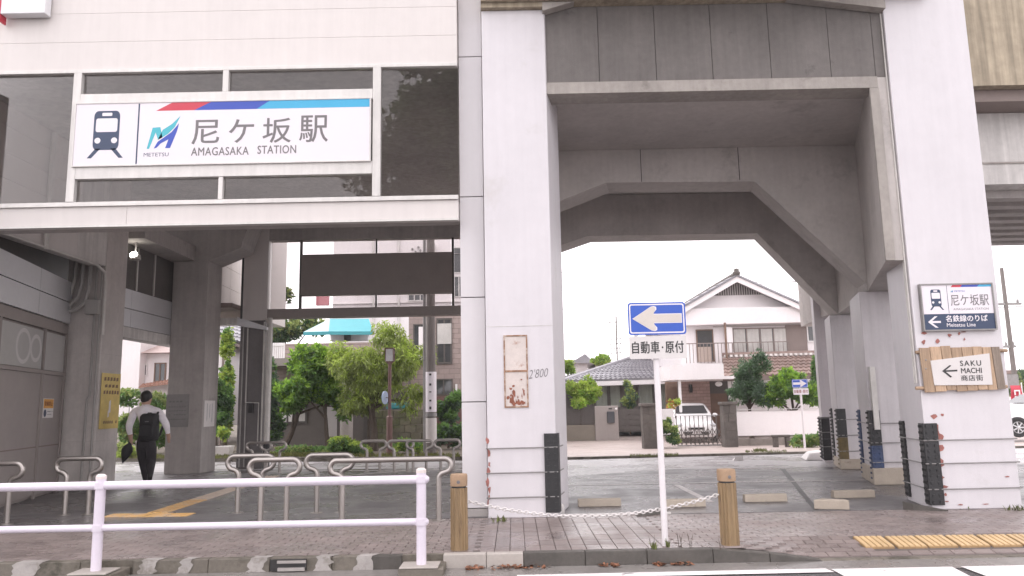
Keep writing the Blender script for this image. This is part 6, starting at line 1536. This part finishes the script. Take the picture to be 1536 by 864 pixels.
for k in range(n): z0_, z1_ = a.z+(c.z-a.z)*k/n, a.z+(c.z-a.z)*(k+1)/n; q.hexa([(a.x,28+.03*math.sin(k),z0_),(c.x,28+.03*math.cos(k),z0_),(c.x,28.02+.03*math.cos(k),z0_),(a.x,28.02+.03*math.sin(k),z0_),(a.x,28+.03*math.sin(k+1),z1_),(c.x,28+.03*math.cos(k+1),z1_),(c.x,28.02+.03*math.cos(k+1),z1_),(a.x,28.02+.03*math.sin(k+1),z1_)])
q.build('cloth', RED, rb_); q = MB(); q.tube([(c.x+.03,28,.02),(c.x+.03,28,c.z+.1)], .02, 6); q.build('pole', WHITEM, rb_)
q = MB(); m0 = (a.x+c.x)/2; w_ = (c.x-a.x)*.28
for zz in (.28,.62): zc = a.z+(c.z-a.z)*zz; q.box(m0-w_,m0+w_,27.94,27.955,zc+.04,zc+.09); q.box(m0-w_,m0-w_+.05,27.94,27.955,zc-.1,zc+.039); q.box(m0+w_-.05,m0+w_,27.94,27.955,zc-.1,zc+.039)
q.build('print', PAPER, rb_)
fb = thing('far_shop', 'pale low building far along the road at the right edge', 'building', (at(1530,600,70).x,70,0)); rbox('wall', HOUSEW, fb, 1500, 560, 1620, 612, 70, 8); rbox('roof', TILEB, fb, 1496, 553, 1624, 561, 69.7, 8.6); rbox('shop_sign', RED, fb, 1530, 566, 1560, 574, 69.8, .15)
q = MB(); c, d_ = at(925,545,60), at(924,474,60); ap = thing('antenna_mast', 'thin antenna mast standing above the bungalow roof', 'mast', (c.x,60,0)); q.tube([(c.x,60,0),(d_.x,60,d_.z)], .06, 6); q.build('mast', BARK_P, ap)
q = MB()
for k, (py, w) in enumerate(((484,.55),(509,.45),(516,.5),(523,.4),(530,.45))): e_ = at(925,py,60); q.tube([(e_.x-(w if k else w*1.2),60,e_.z),(e_.x+(w if k else .1),60,e_.z+.06)], .03, 5); [q.tube([(e_.x+s*w,60,e_.z-.22),(e_.x+s*w,60,e_.z+.22)], .025, 5) for s in (-1,.6)]
q.build('antenna_rod', BARK_P, ap)
WIRE = mat('grey_cable', (.30,.29,.30), .6, .05)
for k, (A, B, Y, sag, lab) in enumerate((((826,416),(1150,418),46,.3,'overhead cable just under the viaduct opening'),((826,459),(1010,461),48,.25,'overhead cable left of the one way sign plate'),((826,404),(1180,398),52,.3,'uppermost overhead cable crossing the pale sky'),((900,432),(1130,424),50,.2,'overhead cable passing the gable ornament'),((1489,459),(1600,452),34,.1,'overhead cable at the far power pole'))):
    a, c = at(*A,Y), at(*B,Y); d_ = c-a; a -= d_*.4; c += d_*.4
    q = MB(); q.tube([a.lerp(c, t/12)-Vector((0,0,sag*4*(t/12)*(1-t/12))) for t in range(13)], .022, 5); tag(q.build('overhead_cable', WIRE), lab, 'cable')

# street tree on the camera's side of the road, seen mirrored in the station glazing
tree('street_tree', 'tall leafy street tree on the near side of the road, mirrored in the station glazing', 'tree', [(-3.0,-6.5,11.0,2.6,2.4,2.6),(-4.6,-7,9.6,2.0,2,1.8),(-1.2,-6.2,9.4,1.8,1.8,1.6),(-2.6,-6.6,13.2,1.9,1.8,1.6)], 11900, 0.234, [LF_DK, LF_MD], 51, base=(-3.0,-6.5,-.1), r0=.2, gap=.12)

# ================================================================== RAIN HAZE
hz = MB(); hz.box(-125, 125, -45, 165, -1.2, 17.5)
hm = bpy.data.materials.new('rain_haze'); hm.use_nodes = True; hn = hm.node_tree
hn.nodes.remove(hn.nodes['Principled BSDF'])
hv = hn.nodes.new('ShaderNodeVolumePrincipled'); hv.inputs['Color'].default_value = (.95,.94,.95,1); hv.inputs['Density'].default_value = 0.0009; hv.inputs['Anisotropy'].default_value = 0.2
hn.links.new(hv.outputs[0], hn.nodes['Material Output'].inputs['Volume'])
ho = hz.build('haze', hm); ho['kind'] = 'stuff'; ho['label'] = 'thin pale rain haze filling the street air'
